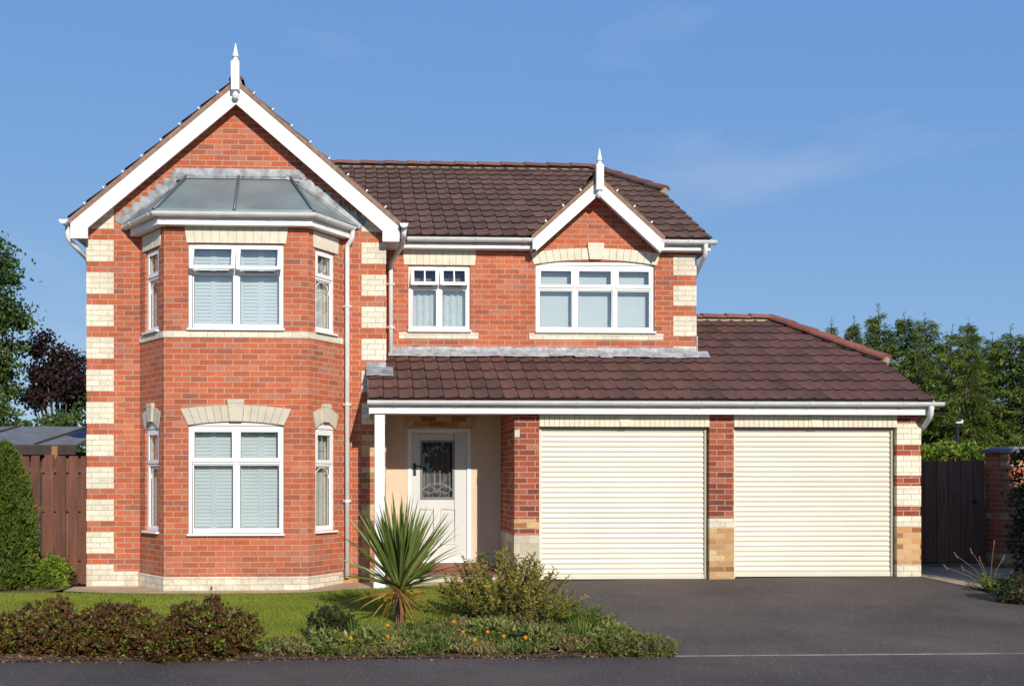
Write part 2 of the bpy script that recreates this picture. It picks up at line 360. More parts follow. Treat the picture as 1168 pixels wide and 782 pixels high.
def leaf_quads(base, dirv, length, width, droop=0.0):
    """diamond leaves from base along dirv"""
    n = len(base); dirv = unit(dirv); side = unit(np.cross(dirv, unit(rng.normal(size=(n, 3)))))
    length = np.broadcast_to(length, n)[:, None]; width = np.broadcast_to(width, n)[:, None]
    tip = base+dirv*length; tip[:, 2] -= droop*length[:, 0]
    mid = base+dirv*length*.5
    return np.stack([base, mid+side*width*.5, tip, mid-side*width*.5], 1)

# ================================================================== HOUSE
house = empty('detached_house', (0, 0, 0), 'two storey red brick detached house with cream quoins, bay window and double garage', 'house')
XL, XR, XA = -3.78, .37, -1.70           # gable wing left, right, apex
YM = .60; YG = -.70                      # main wall and garage wall planes
XM = 5.0; XG0, XG1 = 2.08, 7.667
GS = .855                                # gable pitch

def panel(mb, fr, W, z0, z1, holes=(), reveal=.11, m=0):
    xs = sorted({0, W} | {h[0] for h in holes} | {h[1] for h in holes}); zs = sorted({z0, z1} | {h[2] for h in holes} | {h[3] for h in holes})
    for a, b in zip(xs, xs[1:]):
        for c, d in zip(zs, zs[1:]):
            cx, cz = (a+b)/2, (c+d)/2
            if any(h[0] < cx < h[1] and h[2] < cz < h[3] for h in holes): continue
            mb.face([fr(a, 0, c), fr(b, 0, c), fr(b, 0, d), fr(a, 0, d)], .5, m)
    for a, b, c, d in holes:
        for p, q in (((a, c), (a, d)), ((a, d), (b, d)), ((b, d), (b, c)), ((b, c), (a, c))):
            mb.face([fr(p[0], 0, p[1]), fr(p[0], -reveal, p[1]), fr(q[0], -reveal, q[1]), fr(q[0], 0, q[1])], .5, m)

# --- windows -------------------------------------------------------
def make_window(fr, s0, z0, w, h, cols, transom, opens=None, tops=True, blind='shutter', label=None, sillw=.03, recess=.035, lead=False):
    """frame with top lights over fixed lights; fr is the wall frame"""
    g = lambda s, d, z: fr(s0+s, d-recess, z0+z)
    mb = MB(); T = .052; D = .07
    mb.lbox(g, 0, T, -D, 0, 0, h); mb.lbox(g, w-T, w, -D, 0, 0, h)
    mb.lbox(g, T, w-T, -D, 0, 0, T); mb.lbox(g, T, w-T, -D, 0, h-T, h)
    edges = [0]+[c*w for c in cols]+[w]; zt = h*transom
    for c in edges[1:-1]: mb.lbox(g, c-.03, c+.03, -D, -.001, T, h-T)
    for a, b in zip(edges, edges[1:]):
        a2 = a+(T if a == 0 else .03); b2 = b-(T if b == w else .03)
        mb.lbox(g, a2, b2, -D, -.002, zt-.028, zt+.028)
        # inner glazing beads of the fixed light
        for q in ((a2, a2+.016, T, zt-.028), (b2-.016, b2, T, zt-.028), (a2+.016, b2-.016, T, T+.016), (a2+.016, b2-.016, zt-.044, zt-.028)):
            mb.lbox(g, q[0], q[1], -D+.01, -.016, q[2], q[3])
    fo = mb.build('window', M['white'], house, bevel=.004)
    if label: fo['label'] = label
    # seals, panes
    sl = MB(); pn = MB()
    for i, (a, b) in enumerate(zip(edges, edges[1:])):
        a2 = a+(T if a == 0 else .03)+.016; b2 = b-(T if b == w else .03)-.016
        for q in ((a2, a2+.006, T+.016, zt-.044), (b2-.006, b2, T+.016, zt-.044), (a2, b2, zt-.050, zt-.044), (a2, b2, T+.016, T+.020)):
            sl.lbox(g, q[0], q[1], -.028, -.022, q[2], q[3])
        pn.face([g(a2, -.03, T+.016), g(b2, -.03, T+.016), g(b2, -.03, zt-.044), g(a2, -.03, zt-.044)])
        # top light
        ta = a+(T if a == 0 else .03)-.022; tb = b-(T if b == w else .03)+.022; tz0 = zt+.006; tz1 = h-T+.022
        op = (opens[i] if opens else 0)
        R = Matrix.Rotation(math.radians(op), 3, 'X')
        def gg(s, d, z, ta=ta, tz1=tz1, op=op):
            y = z-tz1; c, sn = math.cos(math.radians(op)), math.sin(math.radians(op))
            return g(s, .012+d*c-y*sn, tz1+y*c+d*sn*0.0)
        cs = MB(); S = .05
        for q in ((ta, ta+S, tz0, tz1), (tb-S, tb, tz0, tz1), (ta+S, tb-S, tz0, tz0+S), (ta+S, tb-S, tz1-S, tz1)):
            cs.lbox(gg, q[0], q[1], -.05, 0, q[2], q[3])
        co = cs.build('casement', M['white'], fo, bevel=.004)
        cp = MB(); cp.face([gg(ta+S, -.025, tz0+S), gg(tb-S, -.025, tz0+S), gg(tb-S, -.025, tz1-S), gg(ta+S, -.025, tz1-S)])
        cp.build('pane', M['glass'] if blind != 'lace' else M['glass_open'], fo)
        if blind == 'lace':
            gb = MB(); c_ = (ta+tb)/2; gb.lbox(gg, c_-.010, c_+.010, -.030, -.010, tz0+S, tz1-S); gb.build('glazing_bar', M['white'], fo)
        for q in ((ta+S, tb-S, tz1-S-.006, tz1-S), (ta+S, ta+S+.006, tz0+S, tz1-S), (tb-S-.006, tb-S, tz0+S, tz1-S), (ta+S, tb-S, tz0+S, tz0+S+.004)):
            sl.lbox(gg, q[0], q[1], -.022, -.016, q[2], q[3])
        if op:   # stay arm
            st = MB(); st.lbox(g, ta+.10, tb-.10, -.01, .012, tz0+.004, tz0+.016); st.build('window_stay', M['grey_edge'], fo)
    sl.build('glazing_seal', M['grey_edge'], fo)
    pn.build('pane', M['glass'], fo)
    tv = MB()
    for a, b in zip(edges, edges[1:]):
        if b-a > .4: tv.lbox(g, a+.10, b-.10, -.005, .006, h-.030, h-.016)
    if tv.v: tv.build('trickle_vent', M['gutter'], fo)
    sb = MB(); sb.lbox(g, -.012, w+.012, -.04, .085, -.030, -.001); sb.build('sill', M['white'], fo, bevel=.006)
    # blinds behind the glass
    bl = MB()
    if blind == 'shutter':
        for a, b in zip(edges, edges[1:]):
            n = 2 if b-a > .5 else 1
            for k in range(n):
                p0 = a+.03+(b-a-.06)*k/n; p1 = a+.03+(b-a-.06)*(k+1)/n
                for zz0, zz1 in ((.03, zt), (zt, h-.03)):
                    bl.lbox(g, p0, p0+.04, -.135, -.11, zz0, zz1); bl.lbox(g, p1-.04, p1, -.135, -.11, zz0, zz1)
                    bl.lbox(g, p0+.04, p1-.04, -.135, -.11, zz0, zz0+.05)
                    m_ = int((zz1-zz0-.05)/.047)
                    for j in range(m_):
                        z = zz0+.055+j*.047
                        q = [g(p0+.04, -.115, z), g(p1-.04, -.115, z), g(p1-.04, -.125, z+.0485), g(p0+.04, -.125, z+.0485)]
                        q2 = [p+V((0, 0, .005)) for p in q]
                        bl.hexa([q[0], q[1], q[2], q[3], q2[0], q2[1], q2[2], q2[3]])
        bl.build('shutter_blind', M['blind'], fo)
    elif blind == 'venetian':
        m_ = int((h-.06)/.03)
        bl2 = [bl.face([g(.03, -.115, .04+j*.03), g(w-.03, -.115, .04+j*.03), g(w-.03, -.122, .04+j*.03+.029), g(.03, -.122, .04+j*.03+.029)]) for j in range(m_)]
        bl.build('venetian_blind', M['blind'], fo)
    elif blind == 'lace':
        n = 60
        for k in range(n):
            a, b = .03+(w-.06)*k/n, .03+(w-.06)*(k+1)/n
            bl.face([g(a, -.12+.012*math.sin(k*.9), .03), g(b, -.12+.012*math.sin((k+1)*.9), .03), g(b, -.12+.012*math.sin((k+1)*.9), zt+.02), g(a, -.12+.012*math.sin(k*.9), zt+.02)])
        bl.build('net_curtain', M['lace'], fo)
        rb = MB(); rb.face([g(.03, -.14, zt+.02), g(w-.03, -.14, zt+.02), g(w-.03, -.14, h-.02), g(.03, -.14, h-.02)]); rb.build('pane_backing', plain('dim_pane_grey', (.19, .175, .16), .9, .5, 9), fo)  # added grey sheet: dim room and reflections put into its mottled colour
    elif blind == 'curtain':
        n = 40
        for k in range(n):
            a, b = -.22+(w+.44)*k/n, -.22+(w+.44)*(k+1)/n
            bl.face([g(a, -.115+.012*math.sin(k*1.3), .03), g(b, -.115+.012*math.sin((k+1)*1.3), .03), g(b, -.115+.012*math.sin((k+1)*1.3), h-.03), g(a, -.115+.012*math.sin(k*1.3), h-.03)])
        bl.build('curtain', M['curtain'], fo)
    if lead:
        ld = MB(); c = w/2; r = w*.5-.07; zz = zt-.05-r
        ld.tube([g(c+r*math.cos(t), -.027, zz+r*math.sin(t)) for t in np.linspace(0, math.pi, 14)], .006, 6)
        ld.tube([g(c, -.027, zt+.07), g(c, -.027, h-.08)], .005, 6); ld.tube([g(.10, -.027, (zt+h)/2), g(w-.10, -.027, (zt+h)/2)], .005, 6)
        ld.build('leading', M['white'], fo)
    return fo
def flat_lintel(fr, s0, s1, z0, z1, n, slant=.0, key=False, mat='block', proud=.012):
    """soldier course of n pale blocks, ends splayed by slant"""
    mb = MB(); w = (s1-s0)/n
    for k in range(n):
        a, b = s0+w*k+.003, s0+w*(k+1)-.003
        fa = (k/n*2-1)*slant; fb = ((k+1)/n*2-1)*slant
        q = lambda s, d, z: fr(s, d, z)
        d1, d0 = proud+random.uniform(-.001, .001), -.05
        mb.hexa([q(a, d1, z0), q(b, d1, z0), q(b, d0, z0), q(a, d0, z0), q(a+fa, d1, z1), q(b+fb, d1, z1), q(b+fb, d0, z1), q(a+fa, d0, z1)])
    mb.lbox(fr, s0, s1, -.04, proud-.006, z0+.002, z1-.002, m=1)
    if key:
        c = (s0+s1)/2
        mb.hexa([fr(c-.055, proud+.009, z0+.001), fr(c+.055, proud+.009, z0+.001), fr(c+.055, -.03, z0+.001), fr(c-.055, -.03, z0+.001), fr(c-.085, proud+.009, z1-.004), fr(c+.085, proud+.009, z1-.004), fr(c+.085, -.03, z1-.004), fr(c-.085, -.03, z1-.004)])
    return mb.build('lintel', [M[mat], M['mortar']], house, bevel=0)
def arch_lintel(fr, s0, s1, z0, rise, th, n, splay, keyw, keyup, keydn=.0, mat='stone', proud=.014, fill=True):
    """segmental arch of wedge blocks with a keystone"""
    mb = MB(); c = (s0+s1)/2; W = s1-s0
    zb = lambda s: z0+rise*(1-(2*(s-c)/W)**2)
    for k in range(n):
        a, b = s0+W*k/n, s0+W*(k+1)/n; g_ = .0025
        ta = a+(a-c)/(W/2)*splay; tb = b+(b-c)/(W/2)*splay; d1, d0 = proud, -.05
        a += g_; b -= g_; ta += g_; tb -= g_
        mb.hexa([fr(a, d1, zb(a)), fr(b, d1, zb(b)), fr(b, d0, zb(b)), fr(a, d0, zb(a)), fr(ta, d1, zb(a)+th), fr(tb, d1, zb(b)+th), fr(tb, d0, zb(b)+th), fr(ta, d0, zb(a)+th)])
        mb.hexa([fr(a-.004, d1-.006, zb(a)), fr(b+.004, d1-.006, zb(b)), fr(b+.004, d0, zb(b)), fr(a-.004, d0, zb(a)), fr(ta-.004, d1-.006, zb(a)+th-.003), fr(tb+.004, d1-.006, zb(b)+th-.003), fr(tb+.004, d0, zb(b)+th-.003), fr(ta-.004, d0, zb(a)+th-.003)], m=1)
    k0, k1 = keyw*.37, keyw*.5; zk = z0+rise-keydn; zt = z0+rise+th+keyup
    mb.hexa([fr(c-k0, proud+.03, zk), fr(c+k0, proud+.03, zk), fr(c+k0, -.04, zk), fr(c-k0, -.04, zk), fr(c-k1, proud+.03, zt-.05), fr(c+k1, proud+.03, zt-.05), fr(c+k1, -.04, zt-.05), fr(c-k1, -.04, zt-.05)])
    mb.lbox(fr, c-k1, c+k1, -.04, proud+.034, zt-.048, zt)
    o = mb.build('arch_lintel', [M[mat], M['mortar']], house)
    if fill:
        ip = MB(); m_ = 14
        for k in range(m_):
            a, b = s0+.01+(W-.02)*k/m_, s0+.01+(W-.02)*(k+1)/m_
            ip.hexa([fr(a, -.02, z0-.004), fr(b, -.02, z0-.004), fr(b, -.06, z0-.004), fr(a, -.06, z0-.004), fr(a, -.02, zb(a)+.003), fr(b, -.02, zb(b)+.003), fr(b, -.06, zb(b)+.003), fr(a, -.06, zb(a)+.003)])
        ip.build('arch_infill', M['white'], house)
    return o

# --- gable wing ----------------------------------------------------
frG = frame((XL, 0, 0), (1, 0, 0)); WG = XR-XL
ZE = 5.03                                   # eave line on the wing wall
roofz = lambda x: 6.90-GS*abs(x-XA)         # underside of the roof over the gable wall
mb = MB()
A, B, C_, D_ = V((-3.05, 0, 0)), V((-2.60, -.62, 0)), V((-.69, -.62, 0)), V((-.24, 0, 0))
panel(mb, frG, WG, -.3, ZE, [(-3.0-XL, -.29-XL, -.1, 4.9)], reveal=.02)
mb.face([(XL, 0, ZE), (XR, 0, ZE), (XR, 0, roofz(XR)), (XA, 0, roofz(XA)), (XL, 0, roofz(XL))], .5)
YB = 7.8
mb.face([(XL, YB, -.3), (XL, 0, -.3), (XL, 0, roofz(XL)), (XL, YB, roofz(XL))], .5)
mb.face([(XR, 0, -.3), (XR, YB, -.3), (XR, YB, roofz(XR)), (XR, 0, roofz(XR))], .5)
mb.face([(XR, YB, -.3), (XL, YB, -.3), (XL, YB, roofz(XL)), (XA, YB, roofz(XA)), (XR, YB, roofz(XR))], .5)
mb.build('gable_wall', M['red'], house)
# --- bay -----------------------------------------------------------
WF = C_.x-B.x; WC = (A-B).length
frF = frame(B, (1, 0, 0)); frL = frame(A, B-A); frR = frame(C_, D_-C_)
fw = 1.27; fs = (WF-fw)/2
U0, U1, L0, L1 = 3.515, 4.65, .782, 2.215
cw = .44; csL = WC-.16-cw; csR = .16
mb = MB()
panel(mb, frF, WF, -.3, 4.93, [(fs, fs+fw, U0, U1), (fs, fs+fw, L0, L1+.055)])
panel(mb, frL, WC, -.3, 4.93, [(csL, csL+cw, U0, U1-.02), (csL, csL+cw, L0+.02, L1+.065)])
panel(mb, frR, WC, -.3, 4.93, [(csR, csR+cw, U0, U1-.02), (csR, csR+cw, L0+.02, L1+.065)])
mb.build('bay_wall', M['red'], house)
# interior surfaces seen through the side lights
mb = MB(); mb.box(XL+.05, XR-.05, 3.2, 3.25, 0, 4.9); mb.box(XL+.05, XR-.05, .03, 3.2, 2.55, 2.75); mb.box(-2.5, -.8, -.45, .03, 2.58, 2.72)
mb.build('room_partition', M['interior'], house)
make_window(frF, fs, U0, fw, U1-U0, [.5], .66, [21, 19], label='upper bay window with both top lights propped open')
make_window(frF, fs, L0, fw, L1-L0, [.5], .665, label='lower bay window with closed top lights under a stone arch')
for fr, s in ((frL, csL), (frR, csR)):
    make_window(fr, s, U0, cw, U1-.02-U0, [], .66, blind='curtain', lead=True)
    make_window(fr, s, L0+.02, cw, L1-.05-L0, [], .66, blind='curtain', lead=True)
flat_lintel(frF, fs-.02, fs+fw+.03, U1+.004, 4.87, 12, .03)
flat_lintel(frL, csL-.05, csL+cw+.06, U1-.014, 4.85, 5, .01); flat_lintel(frR, csR-.05, csR+cw+.06, U1-.014, 4.85, 5, .01)
arch_lintel(frF, fs-.0, fs+fw+.0, L1+.012, .050, .215, 14, .10, .22, .075)
arch_lintel(frL, csL-.0, csL+cw+.0, L1-.02, .09, .20, 5, .06, .17, .05); arch_lintel(frR, csR-.0, csR+cw+.0, L1-.02, .09, .20, 5, .06, .17, .05)
path_bay = [(A.x-.003, A.y), (B.x, B.y), (C_.x, C_.y), (D_.x+.003, D_.y)]
mb = MB(); mb.sweep([(-.03, U0-.125), (.012, U0-.125), (.012, U0-.034), (-.03, U0-.034)], path_bay); mb.build('sill_band', M['cream'], house)
mb = MB(); mb.sweep([(-.03, -.3), (.010, -.3), (.010, .20), (-.03, .225)], path_bay); mb.build('bay_plinth', M['cream'], house)
mb = MB(); mb.box(XL+.36, A.x-.02, -.008, .05, -.3, .225); mb.build('plinth', M['cream'], house)
mb = MB(); mb.box(D_.x+.01, XR-.36, -.008, .05, -.3, .15); mb.build('plinth', M['tan'], house)
# --- quoins
def quoin(x0, x1, yf, z0, z1, mat, side, back=.23):
    mb = MB()
    xa, xb = (x0-.005, x1) if side < 0 else (x0, x1+.005)
    mb.box(xa, xb, yf-.005, yf+back, z0, z1)
    return mb.build('quoin', M[mat], house)
for k in range(11):
    z0 = .45*k+.025 if k else -.3
    z1 = .45*k+.325
    quoin(XL, XL+.37, 0, z0, z1, 'cream', -1)
for k in range(5, 11):
    z0, z1 = .45*k+.025, .45*k+.325
    quoin(XR-.34, XR, 0, z0, z1, 'cream', 1)
for k in range(0, 5):
    quoin(XR-.34, XR, 0, .45*k+.025, .45*k+.325, 'tan', 1)
for xa, xb, sg in ((XL-.005, XL+.37, 1), (XR+.005, XR-.34, -1)):
    mb = MB(); mb.prism([(xa, -.005, 4.975), (xb, -.005, 4.975), (xb, -.005, min(5.275, roofz(xb)-.02)), (xa+sg*.21, -.005, 5.26), (xa, -.005, roofz(xa)-.02)], (0, .2, 0)); mb.build('quoin', M['cream'], house, recalc=True)
for k in range(7, 11):
    quoin(XM-.345, XM, YM, .45*k+.025 if k > 7 else 3.37, .45*k+.325, 'cream', 1)

# --- main block ----------------------------------------------------
frM = frame((XR, YM, 0), (1, 0, 0)); WM = XM-XR
w1 = (.72-XR, 1.63-XR, 3.69, 4.645); w2 = (2.60-XR, 4.375-XR, 3.69, 4.66)
dr = (.705-XR, 1.64-XR, .28, 2.24)
mb = MB()
panel(mb, frM, WM, 2.44, 4.92, [w1, (w2[0], w2[1], w2[2], w2[3]+.06)])
panel(mb, frM, WM, -.3, 2.44, [(0, 1.8, -.2, 2.44)], reveal=.02)
SGX, SGH, SGS = 3.475, .96, .90
sgz = lambda x: 5.80-SGS*abs(x-SGX)
mb.face([(SGX-.95, YM, 4.92), (SGX+.95, YM, 4.92), (SGX+.95, YM, sgz(SGX+.95)), (SGX, YM, sgz(SGX)), (SGX-.95, YM, sgz(SGX-.95))], .5)
mainz = lambda y: 4.97+.577*(y-.4)          # underside of main roof
yr = 4.17
mb.face([(XM, YM, -.3), (XM, YB, -.3), (XM, YB, 4.9), (XM, 5.6, 6.3), (XM, 2.75, 6.3), (XM, YM, 5.05)], .5)
mb.face([(XM, YB, -.3), (XR, YB, -.3), (XR, YB, 4.95), (XM, YB, 4.95)], .5)
mb.build('main_wall', M['red'], house)
mb = MB()
panel(mb, frM, 1.8, -.2, 2.44, [dr], reveal=.05)
mb.build('porch_wall', M['plaster'], house)
mb = MB(); mb.box(XR+.05, XM-.05, 2.6, 2.65, 0, 4.9); mb.box(XR+.05, XM-.05, .75, 2.6, 2.6, 2.7); mb.build('room_partition', M['interior'], house)
make_window(frM, w1[0], w1[2], w1[1]-w1[0], w1[3]-w1[2], [.5], .67, [17, 17], blind='lace', label='small bedroom window with both top lights propped open')
make_window(frM, w2[0], w2[2], w2[1]-w2[0], w2[3]-w2[2], [.333, .667], .66, blind='venetian', label='wide three light bedroom window under the small gable')
flat_lintel(frM, w1[0]-.07, w1[1]+.07, w1[3]+.004, 4.88, 11, .02)
arch_lintel(frM, w2[0]-.03, w2[1]+.03, w2[3]+.012, .075, .17, 18, .05, .24, .07, mat='block')
for a, b in ((w1[0]-.14, w1[1]+.12), (w2[0]-.10, w2[1]+.13)):
    mb = MB(); mb.lbox(frM, a, b, -.05, .010, w1[2]-.125, w1[2]-.033); mb.build('sill_course', M['cream'], house)

mb = MB(); mb.lbox(frM, dr[0]-.06, dr[1]+.06, -.03, .008, 2.262, 2.436); mb.build('brick_course', M['tan'], house)
# --- front door ----------------------------------------------------
g = lambda s, d, z: frM(dr[0]+s, d, dr[2]+z)
dw, dh = dr[1]-dr[0], dr[3]-dr[2]
mb = MB(); t = .06
mb.lbox(g, 0, t, -.06, .012, 0, dh); mb.lbox(g, dw-t, dw, -.06, .012, 0, dh); mb.lbox(g, t, dw-t, -.06, .012, dh-t, dh); mb.lbox(g, t, dw-t, -.06, .03, -.0, .045)
dfr = mb.build('door_frame', M['white'], house, bevel=.004)
mb = MB(); x0, x1, z0, z1 = t+.003, dw-t-.003, .048, dh-t-.003
gx0, gx1, gz0, gz1 = .19, .69, .93, 1.79
mb.lbox(g, x0, gx0, -.055, -.012, z0, z1); mb.lbox(g, gx1, x1, -.055, -.012, z0, z1); mb.lbox(g, gx0, gx1, -.055, -.012, z0, gz0); mb.lbox(g, gx0, gx1, -.055, -.012, gz1, z1)
for a, b in ((.17, .40), (.485, .715)):     # raised mouldings of the lower panels
    for q in ((a, a+.02, .27, .79), (b-.02, b, .27, .79), (a+.02, b-.02, .27, .29), (a+.02, b-.02, .77, .79)): mb.lbox(g, q[0], q[1], -.014, -.003, q[2], q[3])
    mb.lbox(g, a+.045, b-.045, -.014, -.006, .315, .745)
door = mb.build('front_door', M['door'], house, bevel=.004)
mb = MB()
for q in ((gx0, gx0+.03, gz0, gz1), (gx1-.03, gx1, gz0, gz1), (gx0+.03, gx1-.03, gz0, gz0+.03), (gx0+.03, gx1-.03, gz1-.03, gz1)): mb.lbox(g, q[0], q[1], -.05, .002, q[2], q[3])
mb.build('glazing_frame', plain('grey_glazing_frame', (.16, .18, .19), .45), door)
mb = MB(); mb.face([g(gx0+.02, -.03, gz0+.02), g(gx1-.02, -.03, gz0+.02), g(gx1-.02, -.03, gz1-.02), g(gx0+.02, -.03, gz1-.02)]); mb.build('door_glass', M['glass_door'], door)
mb = MB()
for k in range(40):
    a = gx0+(gx1-gx0)*k/40; b = gx0+(gx1-gx0)*(k+1)/40
    mb.face([g(a, -.12+.02*math.sin(k*.95), gz0), g(b, -.12+.02*math.sin((k+1)*.95), gz0), g(b, -.12+.02*math.sin((k+1)*.95), gz1), g(a, -.12+.02*math.sin(k*.95), gz1)])
mb.build('door_curtain', plain('grey_net', (.16, .135, .13), .9, .3, 20), door)
mb = MB(); cx = (gx0+gx1)/2
def curve(pts, r=.0045): mb.tube([g(p[0], -.026, p[1]) for p in pts], r, 6)
for sx in (-1, 1):
    curve([(cx+sx*(.02+.19*k/12), gz0+.14+.055*math.sin(math.pi*k/12)*(1-.2*k/12)) for k in range(13)])
    curve([(cx+sx*(.02+.19*k/12), gz0+.14-.05*math.sin(math.pi*k/12)) for k in range(13)])
    curve([(cx+sx*.04, gz0+.20), (cx+sx*.04, gz0+.42)]); curve([(cx+sx*.19, gz0+.18), (cx+sx*.19, gz0+.40)], .003)
curve([(cx+.21*math.cos(a), gz0+.13+.10*math.sin(a)) for a in np.linspace(0, math.pi, 18)])
mb.build('leading', M['leadcame'], door)
mb = MB()
curve([(cx+.16*k/12, gz1-.12+.04*math.cos(math.pi*k/12*1.5)) for k in range(-12, 13)])
mb.build('leading', M['leadcame'], door)
mb = MB(); mg = MB()
for zz, s in ((gz0+.085, 1), (gz1-.085, -1)):
    for a in (-.9, 0, .9):
        p = lambda r, b: g(cx+r*math.sin(b), -.024, zz+s*r*math.cos(b))
        (mb if a else mg).face([g(cx, -.024, zz), p(.035, a-.35), p(.06, a), p(.035, a+.35)])
mb.build('blue_petals', M['blue'], door); mg.build('green_petals', M['greenglass'], door)
mb = MB(); mb.lbox(g, .085, .125, -.012, .004, 1.28, 1.46); mb.tube([g(.105, .0, 1.42), g(.105, .045, 1.42), g(.20, .045, 1.415)], .011, 8); mb.build('door_handle', M['black'], door, bevel=.0)
# steps and porch floor
mb = MB(); mb.box(XR+.01, XG0-.01, -.45, YM-.012, -.1, .20); mb.box(XR+.25, XG0-.03, .18, YM-.014, .20, .278); mb.build('porch_step', M['step'], house, bevel=.008)
mb = MB(); mb.box(XR+.25, XG0-.10, -.475, -.452, -.1, .17); mb.build('step_riser', M['stone'], house)

# --- garage --------------------------------------------------------
frA = frame((XG0, YG, 0), (1, 0, 0)); WA = XG1-XG0
D1 = (2.415-XG0, 4.737-XG0); D2 = (5.073-XG0, 7.335-XG0); ZD = 2.21
mb = MB()
panel(mb, frA, WA, -.3, 2.52, [(D1[0], D1[1], -.2, ZD), (D2[0], D2[1], -.2, ZD)], reveal=.12)
mb.face([(XG0, YM+.3, -.3), (XG0, YG, -.3), (XG0, YG, 2.52), (XG0, YM+.3, 2.52)], .5)
yg1 = 5.0
mb.face([(XG1, YG, -.3), (XG1, yg1, -.3), (XG1, yg1, 2.5), (XG1, 3.9, 3.15), (XG1, .42, 3.15), (XG1, YG, 2.55)], .5)
mb.face([(XG1, yg1, -.3), (XG0, yg1, -.3), (XG0, yg1, 2.5), (XG1, yg1, 2.5)], .5)
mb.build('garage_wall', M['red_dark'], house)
def pier(x0, x1, z0, z1, mat, side=0, yb=.1):
    a = x0-(.005 if side < 0 else -.0); b = x1+(.005 if side > 0 else 0)
    mb = MB(); mb.box(a, b, YG-.005, YG+yb, z0, z1); return mb.build('pier_course', M[mat], house)
zz = lambda v: XZ(600, v, YG)[1]
# left pier: pale blocks at its foot; wraps round the porch side
mb = MB(); mb.box(XG0-.006, XG0+D1[0]+.002, YG-.007, YM-.02, -.3, zz(610)); mb.build('limewashed_pier_foot', M['patched'], house)
pier(XG0, XG0+D1[0]+.001, zz(610)+.075, zz(598)+.075, 'tan', -1, .2)
zc_ = lambda v: XZ(823, v, YG)[1]
pier(XG0+D1[1]-.001, XG0+D2[0]+.001, zc_(602), zc_(591), 'cream'); pier(XG0+D1[1]-.001, XG0+D2[0]+.001, -.3, zc_(602), 'tan')
zr = lambda v: XZ(1036, v, YG)[1]
for v0, v1, mt in ((507, 483, 'cream'), (542, 519, 'cream'), (577, 554, 'cream'), (600, 588, 'cream'), (643.5, 600, 'tan'), (690, 643.5, 'cream')):
    mb = MB(); mb.box(XG0+D2[1]-.001, XG1+.005, YG-.005, YG+.25, zr(v0), zr(v1)); mb.build('quoin', M[mt], house)
flat_lintel(frA, D1[0]-.0, D1[1]+.0, ZD+.004, 2.375, 34, .0, key=True); flat_lintel(frA, D2[0]-.0, D2[1]+.0, ZD+.004, 2.375, 33, .0, key=True)
def roller_door(d, lab):
    s0, s1 = d; w = s1-s0; gl = lambda s, dd, z: frA(s0+s, dd-.105, z)
    zb = gz(XG0+(s0+s1)/2, YG)+.012; n = 29; top = ZD-.0; per = (top-zb-.06)/n
    mb = MB(); prof = []
    for k in range(n):
        for q in range(6):
            t_ = q/6; prof.append((zb+.06+per*(k+t_),   .014*math.sin(math.pi*min(1, t_/.86))**.65 if t_ < .86 else -.004))
    prof.append((top, 0))
    for (za, da), (zb_, db) in zip(prof, prof[1:]):
        mb.face([gl(.03, da, za), gl(w-.03, da, za), gl(w-.03, db, zb_), gl(.03, db, zb_)])
    o = mb.build('garage_door', M['shutter'], house, smooth=False); o['label'] = lab
    mb = MB(); mb.lbox(gl, .03, w-.03, -.02, .022, zb, zb+.06); mb.build('bottom_rail', M['shutter'], o, bevel=.005)
    for a in (.002, w-.045):
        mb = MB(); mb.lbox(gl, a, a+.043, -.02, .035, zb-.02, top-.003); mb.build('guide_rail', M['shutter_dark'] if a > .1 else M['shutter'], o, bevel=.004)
    mb = MB(); mb.lbox(gl, .0, w, -.06, -.02, zb-.1, zb-.01); mb.build('threshold_seal', M['grey_edge'], o)
roller_door(D1, 'cream roller garage door nearest the front door'); roller_door(D2, 'cream roller garage door at the outer end')

# --- porch post ----------------------------------------------------
mb = MB(); mb.box(.20, .335, -.82, -.69, .0, 2.40); mb.box(.185, .35, -.835, -.675, .0, .14); mb.build('porch_post', M['whitewood'], house, bevel=.008)

# --- roofs ---------------------------------------------------------
def tiles(name, O, u, v, W, Ln, mat, clip, tw=.20, gauge=.34, under=True, jit=.006, skip=None):
    O = V(O); u = V(u).normalized(); v = V(v).normalized(); n = u.cross(v); mb = MB()
    prof = [(.035, -.004), (.10, 0), (.50, .002), (.68, .010), (.84, .022), (.93, .020), (.975, .004)]
    rows = int(Ln/gauge)+2; cols = int(W/tw)+3
    for r in range(rows):
        off = .006*math.sin(r*7.1)
        for c in range(-1, cols):
            s0 = c*tw+off; rv = min(1, max(0, random.gauss(.45, .19))); h0 = random.uniform(-jit, jit)*.5; h1 = random.uniform(-jit, jit); dv = random.uniform(-.006, .006)
            if skip and skip(O+u*(s0+tw*.5)+v*(r+.5)*gauge): continue
            dg = random.random()
            P0 = []; P1 = []; P2 = []
            for (a, hh) in prof:
                s = s0+a*tw; hj = hh+h0+(h1-h0)*a
                P0.append(O+u*s+v*(r*gauge+dv)+n*(.030+hj)); P1.append(O+u*s+v*(r*gauge+gauge+.03)+n*(.003+hh)); P2.append(O+u*s+v*(r*gauge+dv+.010)+n*(.009+hj*.6))
            for k in range(len(prof)-1):
                mb.face([P0[k], P0[k+1], P1[k+1], P1[k]], rv); mb.face([P2[k], P2[k+1], P0[k+1], P0[k]], rv*.8)
            mb.face([P2[0], P0[0], P1[0]], rv); mb.face([P0[-1], P2[-1], P1[-1]], rv)
    return mb.build(name, mat, house, clip=clip)
def slab(pts, th, parent=None, mat='under', name='roof_deck'):
    mb = MB(); mb.prism(pts, (0, 0, -th)); return mb.build(name, M[mat], parent or house)
